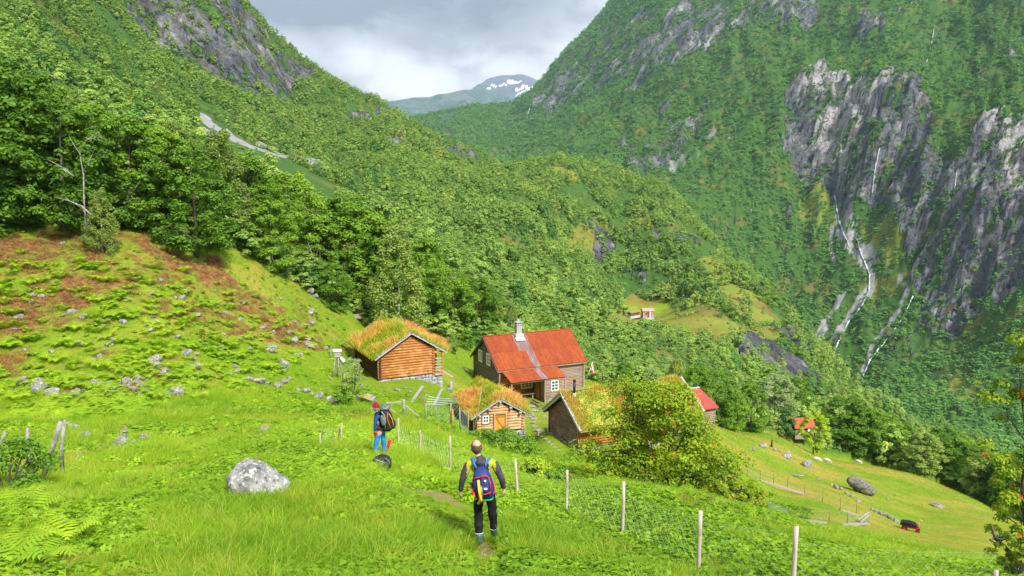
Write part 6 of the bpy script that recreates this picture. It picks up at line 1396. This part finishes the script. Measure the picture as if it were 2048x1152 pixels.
def man(name,loc,rz,J,label,jacket,trs,boots,hair='short',look=0,tilt=0,hands=None,vest=None,hh=1.0,gloves=None,boot_top=.36):
    e=empty(name,loc,rz,label,'person'); N=lambda a,b,t: tuple(Vector(J[a]).lerp(Vector(J[b]),t))
    E=[('hip','waist'),('waist','chest'),('chest','neck'),('neck','nk2'),('chest','shL'),('shL','elL'),('elL','wrL'),('chest','shR'),('shR','elR'),('elR','wrR'),('hip','hipL'),('hipL','knL'),('knL','anL'),('anL','toL'),('hip','hipR'),('hipR','knR'),('knR','anR'),('anR','toR')]
    K=['hip','waist','chest','neck','nk2','shL','elL','wrL','shR','elR','wrR','hipL','knL','anL','toL','hipR','knR','anR','toR']
    R={'hip':(.135,.105),'waist':(.125,.095),'chest':(.145,.11),'neck':.062,'nk2':.055,'shL':.066,'shR':.066,'elL':.044,'elR':.044,'wrL':(.027,.030),'wrR':(.027,.030),'hipL':.088,'hipR':.088,'knL':.060,'knR':.060,'anL':.042,'anR':.042,'toL':(.040,.03),'toR':(.040,.03)}
    body=skin_mesh(({k:J[k] for k in K},E),R,2)
    hd,HR=head_mesh(J['head'],look,tilt); parts=[body,hd]
    for s,(wr,el,sd) in (('L',('wrL','elL',hands[0])),('R',('wrR','elR',hands[1]))):
        d=(Vector(J[wr])-Vector(J[el])).normalized(); parts+=hand_meshes(J[wr],d,sd[0],sd[1],sd[2])
    b=merge(parts,'body',[M_SKIN],e)
    # jacket
    jk={k:J[k] for k in ('waist','chest','neck','shL','elL','shR','elR')}; jk['col']=N('neck','nk2',.75); jk['hem']=N('waist','hip',.75); jk['wrL']=N('elL','wrL',.93); jk['wrR']=N('elR','wrR',.93); jk['m1']=N('elL','wrL',.45); jk['m2']=N('elR','wrR',.45)
    je=[('waist','chest'),('neck','col'),('hem','waist'),('chest','neck'),('chest','shL'),('shL','elL'),('elL','m1'),('m1','wrL'),('chest','shR'),('shR','elR'),('elR','m2'),('m2','wrR')]
    jr={'col':.070,'hem':(.168,.135),'waist':(.142,.12),'chest':(.152,.125),'neck':.078,'shL':.080,'shR':.080,'elL':.056,'elR':.056,'m1':.049,'m2':.049,'wrL':.046,'wrR':.046}
    j=merge([skin_mesh((jk,je),jr,2)],'jacket',jacket,e,.012,3)
    # trousers
    tk={k:J[k] for k in ('hip','hipL','knL','hipR','knR')}; tk['belt']=N('hip','waist',.55); 
    for s in 'LR': tk['c'+s]=N('kn'+s,'an'+s,.45); tk['h'+s]=N('kn'+s,'an'+s,.80)
    tr={'belt':(.158,.125),'hip':(.155,.125),'hipL':.104,'hipR':.104,'knL':.078,'knR':.078,'cL':.078,'cR':.078,'hL':.076,'hR':.076}
    merge([skin_mesh((tk,[('belt','hip'),('hip','hipL'),('hipL','knL'),('knL','cL'),('cL','hL'),('hip','hipR'),('hipR','knR'),('knR','cR'),('cR','hR')]),tr,2,1)],'trousers',[trs],e,.022,5)
    for s in 'LR':
        a=Vector(J['an'+s]); t=Vector(J['to'+s]); kk=Vector(J['kn'+s]); top=a.lerp(kk,boot_top)
        bk={'t':tuple(top),'m':tuple(a.lerp(top,.5)),'a':tuple(a+Vector((0,0,.0))),'h':tuple(a+Vector((0,0,-.035))+(a-t).normalized()*.03),'b':tuple(a.lerp(t,.55)+Vector((0,0,-.012))),'e':tuple(t)}
        bo=merge([skin_mesh((bk,[('t','m'),('m','a'),('a','b'),('b','e'),('a','h')]),{'t':.075,'m':.062,'a':.060,'h':.045,'b':(.054,.046),'e':(.048,.036)},2)],'boot',[boots],e)
        if boot_top>.3: MB().tube([tuple(a.lerp(top,.93)),tuple(a.lerp(top,1.03))],[.072,.076],14).build('cuff',M_CUFF,bo,True)
    return e,j,HR
def zone(o,f,idx):
    me=o.data
    for p in me.polygons:
        if f(p.center): p.material_index=idx
# the walker with the small rucksack; local x right, y away from the viewpoint
g1=spot(966,1094)
J1=dict(hip=(.03,0,.98),waist=(.01,.0,1.14),chest=(-.02,.03,1.37),neck=(-.06,.04,1.55),nk2=(-.08,.05,1.62),head=(-.105,.075,1.715),
 shL=(-.235,.02,1.475),elL=(-.335,-.04,1.20),wrL=(-.375,.03,.965),shR=(.185,.03,1.485),elR=(.315,-.02,1.215),wrR=(.355,.06,.995),
 hipL=(-.075,0,.93),knL=(-.075,.03,.52),anL=(-.06,-.03,.10),toL=(-.07,.13,.035),hipR=(.125,0,.93),knR=(.165,.08,.54),anR=(.185,.20,.12),toR=(.21,.36,.04))
P1,jk1,_=man('person',g1,.0,J1,'man walking away in dark jacket with yellow shoulders, black trousers and green rubber boots',[M_SLV,M_YEL,M_BLK],M_BLK,M_BOOT,look=math.pi+.25,tilt=-.25,hands=((1,(.9,.3,0),.75),(-1,(-.9,.3,0),.95))); P1.scale=(1.1,1.1,1.1)
zone(jk1,lambda c:abs(c.x+.02)<.24 and 1.28<c.z<1.56 and abs(c.x+.02)>.09,1); zone(jk1,lambda c:abs(c.x+.01)<.12 and c.z<1.50,2); zone(jk1,lambda c:abs(c.x)<.2 and c.z<1.26,2)
# hair: a fringe of short hair round a bald crown
def hair_shell(head,look,tilt,bald,r=.113,mat=M_HAIR,name='hair',parent=None):
    me,R=head_mesh(head,look,tilt,r*1.045); bm=bmesh.new(); bm.from_mesh(me); c=Vector(head)
    kill=[]
    for f in bm.faces:
        q=R.transposed()@(f.calc_center_median()-c)
        q/=r
        keep=(q.z>-.55 and q.y>-.15 and q.z<1.3) or (q.z>.42)
        if bald and q.z>.55+.35*q.y*0 and (q.x**2+(q.y-.15)**2)<.40: keep=False
        if abs(q.x)>.85 and q.z<.3: keep=False
        if not keep: kill.append(f)
    bmesh.ops.delete(bm,geom=kill,context='FACES'); me=bpy.data.meshes.new(name); bm.to_mesh(me); bm.free(); me.materials.clear(); me.materials.append(mat); me.polygons.foreach_set('use_smooth',[True]*len(me.polygons))
    o=link(bpy.data.objects.new(name,me),parent); s=o.modifiers.new('s','SOLIDIFY'); s.thickness=.008; return o
hair_shell(J1['head'],math.pi+.25,-.25,True,parent=P1)
# his rucksack
t=empty('rucksack',Vector(g1),0,'small navy rucksack with red edging and yellow stripe on the walking mans back','rucksack'); t.scale=(1.1,1.1,1.1)
def soft(nm,prof,mat,parent,bev=.03,sub=1):
    """prof: list of (z, halfwidth, y_back, y_front, x)"""
    V=[];n=16
    for z,w_,yb,yf,x in prof:
        for k in range(n):
            a=2*math.pi*k/n; ca,sa=math.cos(a),math.sin(a); V.append((x+w_*(abs(ca)**.6)*(1 if ca>0 else -1),(yb+yf)/2+(yf-yb)/2*(abs(sa)**.6)*(1 if sa>0 else -1),z))
    m=len(prof); F_=[(i*n+k,i*n+(k+1)%n,(i+1)*n+(k+1)%n,(i+1)*n+k) for i in range(m-1) for k in range(n)]+[tuple(range(n))[::-1],tuple((m-1)*n+k for k in range(n))]
    me=bpy.data.meshes.new(nm); me.from_pydata(V,[],F_); me.materials.append(mat); me.polygons.foreach_set('use_smooth',[True]*len(me.polygons)); o=link(bpy.data.objects.new(nm,me),parent)
    if sub: s=o.modifiers.new('s','SUBSURF'); s.levels=s.render_levels=sub
    return o
soft('main_pack',[(.97,.13,-.30,-.10,.03),(1.0,.165,-.36,-.10,.03),(1.10,.18,-.40,-.10,.03),(1.25,.17,-.37,-.10,.01),(1.38,.14,-.31,-.10,-.01),(1.45,.08,-.25,-.10,-.02),(1.47,.04,-.2,-.12,-.02)],M_NAVY,t)
pk=soft('front_pocket',[(1.12,.07,-.43,-.33,.055),(1.15,.085,-.45,-.33,.055),(1.28,.08,-.43,-.30,.045),(1.37,.06,-.38,-.28,.035)],M_NAVY,t)
MB().tube([(.14,-.40,1.17),(.145,-.385,1.27),(.11,-.36,1.37),(.03,-.35,1.40),(-.03,-.36,1.38)],.008,6).tube([(-.04,-.44,1.13),(.06,-.462,1.12),(.15,-.42,1.14)],.010,6).build('piping',M_REDT,pk,True)
MB().tube([(-.16,-.30,1.30),(-.08,-.355,1.355),(.05,-.35,1.385),(.14,-.30,1.33)],.010,6).tube([(-.15,-.33,1.05),(-.16,-.28,1.15),(-.18,-.2,1.2)],.010,6).tube([(.19,-.32,1.06),(.215,-.26,1.12),(.18,-.28,1.26)],.010,6).tube([(-.13,-.38,1.12),(-.10,-.40,1.04),(-.13,-.33,1.0)],.009,6).tube([(-.17,-.2,1.16),(-.24,-.2,1.12),(-.25,-.2,1.06)],.012,6).build('trim',M_REDT,t,True)
MB().tube([(-.055,-.36,1.32),(-.035,-.435,1.18),(-.015,-.43,1.02),(-.01,-.36,.95)],[.020,.026,.028,.022],8).tube([(-.02,-.40,1.0),(-.06,-.36,.92)],[.02,.024],8).build('yellow_strap',M_YELL,t,True)
MB().tube([(-.01,-.38,1.32),(.005,-.45,1.18),(.012,-.44,1.04)],.008,6).build('zip_tape',M_GREYT,t,True)
MB().box((.065,-.452,1.21),(.055,.006,.03)).build('badge',M_WHITE,pk); MB().ball((.055,-.43,1.33),.018,8,6).build('toggle',M_WHITE,pk,True)
soft('base_panel',[(.935,.10,-.28,-.12,.06),(.95,.13,-.33,-.11,.06),(.985,.14,-.36,-.10,.05)],M_GRN,t)
for s_,sx in ((-1,-.16),(1,.11)): MB().tube([(-.02+s_*.06,-.12,1.40),(sx*.75-.02,-.10,1.50),(sx,-.01,1.555),(sx+s_*.02,.10,1.50),(sx+s_*.03,.17,1.33)],[.020,.024,.026,.024,.02],8).build('shoulder_strap',M_BLUE,t,True)
MB().tube([(-.13,-.25,1.26),(-.175,-.2,1.2),(-.16,-.22,1.12)],.03,8).build('side_pocket',M_GRN,t,True)
# the hiker in the red hat, turned to the left
g2=spot(762,918)
g2=Vector((float(ray(761,600)[0])*g2.y,g2.y,g2.z)); a_=float(ray(761,900)[0]); g2.x=a_*g2.y
# local: +x is the way he faces (turned afterwards), written in picture terms: x right, y away
J2=dict(hip=(.02,0,.98),waist=(.01,.02,1.13),chest=(-.02,.03,1.36),neck=(-.075,.03,1.53),nk2=(-.09,.03,1.60),head=(-.12,.02,1.69),
 shL=(-.055,-.17,1.46),elL=(-.115,-.22,1.19),wrL=(-.115,-.20,.94),shR=(-.02,.20,1.46),elR=(-.10,.26,1.19),wrR=(-.16,.22,.97),
 hipL=(.0,-.09,.93),knL=(-.125,-.13,.52),anL=(-.10,-.14,.10),toL=(-.25,-.16,.035),hipR=(.04,.09,.93),knR=(.085,.10,.52),anR=(.14,.10,.10),toR=(-.01,.13,.035))
P2,jk2,_=man('person',g2,0,J2,'man in dark red wool hat, blue jacket and bright blue trousers standing sideways looking left',[M_JBLUE,M_JNVY],M_JEAN,M_SOLE,look=math.pi*1.5-.35,tilt=-.12,hands=((1,(-.2,1,0),.5),(-1,(-.2,-1,0),.5)),boot_top=.22)
zone(jk2,lambda c:c.x>-.02 and 1.0<c.z<1.52 and c.y>-.13,1)
o=hair_shell(J2['head'],math.pi*1.5-.35,-.12,False,.121,M_HAT,'wool_hat',P2)
bm=bmesh.new(); bm.from_mesh(o.data); bmesh.ops.delete(bm,geom=[f for f in bm.faces if f.calc_center_median().z<1.695],context='FACES')
for v in bm.verts:
    if v.co.z>1.75: v.co.z+=(v.co.z-1.75)*.25
bm.to_mesh(o.data); bm.free()
merge([mbmesh(MB().tube([tuple(Vector(J2['wrL'])+Vector((0,0,.05))),tuple(Vector(J2['wrL'])-Vector((0,0,.03)))],[.046,.05],12))]+hand_meshes(J2['wrL'],(0,-.02,-1),1,(-.2,1,0),.5,1.13),'glove',[M_REDT],P2)
t=empty('backpack',g2,0,'huge bulging black and grey backpack on the hiker in the red hat','backpack')
soft('main_pack',[(.93,.09,-.14,.14,.22),(.97,.16,-.19,.19,.24),(1.10,.20,-.22,.22,.25),(1.30,.19,-.22,.22,.235),(1.48,.165,-.20,.20,.20),(1.60,.13,-.18,.18,.15),(1.66,.11,-.17,.17,.13),(1.70,.07,-.12,.12,.12)],M_PACK,t)
soft('lid',[(1.62,.15,-.20,.20,.16),(1.68,.17,-.20,.20,.17),(1.76,.14,-.17,.17,.17),(1.80,.06,-.09,.09,.18)],M_PACKG,t)
soft('side_pocket',[(1.16,.04,-.27,-.18,.17),(1.2,.075,-.30,-.18,.17),(1.38,.08,-.29,-.18,.14),(1.52,.05,-.25,-.17,.11)],M_PACKG,t)
soft('rear_pocket',[(1.0,.07,-.12,.12,.38),(1.05,.10,-.15,.15,.40),(1.2,.09,-.15,.15,.41),(1.3,.04,-.10,.10,.39)],M_PACK,t)
MB().tube([(.33,-.20,1.55),(.42,-.2,1.38),(.44,-.16,1.22),(.45,-.15,1.10)],.012,6).tube([(.30,-.22,1.60),(.27,-.245,1.42),(.33,-.24,1.22),(.38,-.2,1.05)],.008,6).build('orange_strap',M_ORG,t,True)
MB().tube([(.10,-.22,1.62),(.20,-.25,1.50),(.22,-.26,1.30),(.20,-.24,1.05)],.012,6).tube([(.32,-.12,1.78),(.24,-.2,1.7),(.14,-.2,1.72)],.010,6).build('grey_strap',M_GREYT,t,True)
MB().tube([(.10,-.12,1.56),(.02,-.17,1.60),(-.10,-.19,1.54),(-.13,-.17,1.38),(-.05,-.18,1.18),(.08,-.17,1.10)],[.022,.026,.028,.028,.022,.018],8).build('shoulder_strap',M_JNVY,t,True)
MB().tube([(-.12,-.13,1.03),(.02,-.19,1.05),(.12,-.18,1.05)],.028,8).build('hip_belt',M_PACK,t,True)
# duffel and red pouch on the grass
q=spot(762,940); t=empty('pack_on_ground',q,.1,'second black pack lying in the grass at the hikers feet','backpack')
soft('main_pack',[(-.06,.10,-.10,.10,0),(-.02,.22,-.18,.18,0),(.08,.30,-.23,.23,-.01),(.20,.31,-.24,.24,.0),(.32,.25,-.20,.20,.03),(.40,.15,-.13,.13,.05),(.43,.06,-.05,.05,.05)],M_PACK,t)
soft('side_pocket',[(.04,.05,-.28,-.16,-.14),(.10,.09,-.31,-.16,-.14),(.22,.08,-.30,-.16,-.12),(.28,.04,-.25,-.16,-.11)],M_PACK,t)
MB().tube([(-.27,-.05,.27),(-.18,-.22,.22),(-.02,-.27,.12),(.06,-.25,.0)],.011,6).tube([(-.16,-.12,.37),(.04,-.22,.31),(.24,-.14,.24)],.011,6).build('strap',M_GREYT,t,True)
MB().tube([(.10,-.14,.36),(.16,-.22,.40),(.24,-.20,.30),(.27,-.17,.16)],.022,7).build('shoulder_strap',M_PACKG,t,True)
MB().tube([(-.04,-.05,.41),(.05,-.08,.50),(.13,-.04,.41)],.012,6).build('handle',M_PACK,t,True)
q=g2+Vector((.21,.12,0)); t=empty('pouch',q,0,'slim red bag standing behind the legs of the hiker in the red hat','bag')
o=MB().box((.03,0,.42),(.10,.10,.36),Euler((0,.25,0)).to_matrix()).build('body',M_REDT,t,bevel=.03); MB().tube([(-.02,0,.26),(-.05,0,-.05)],.02,6).build('stem',M_BLK,t,True)
print('people ok')
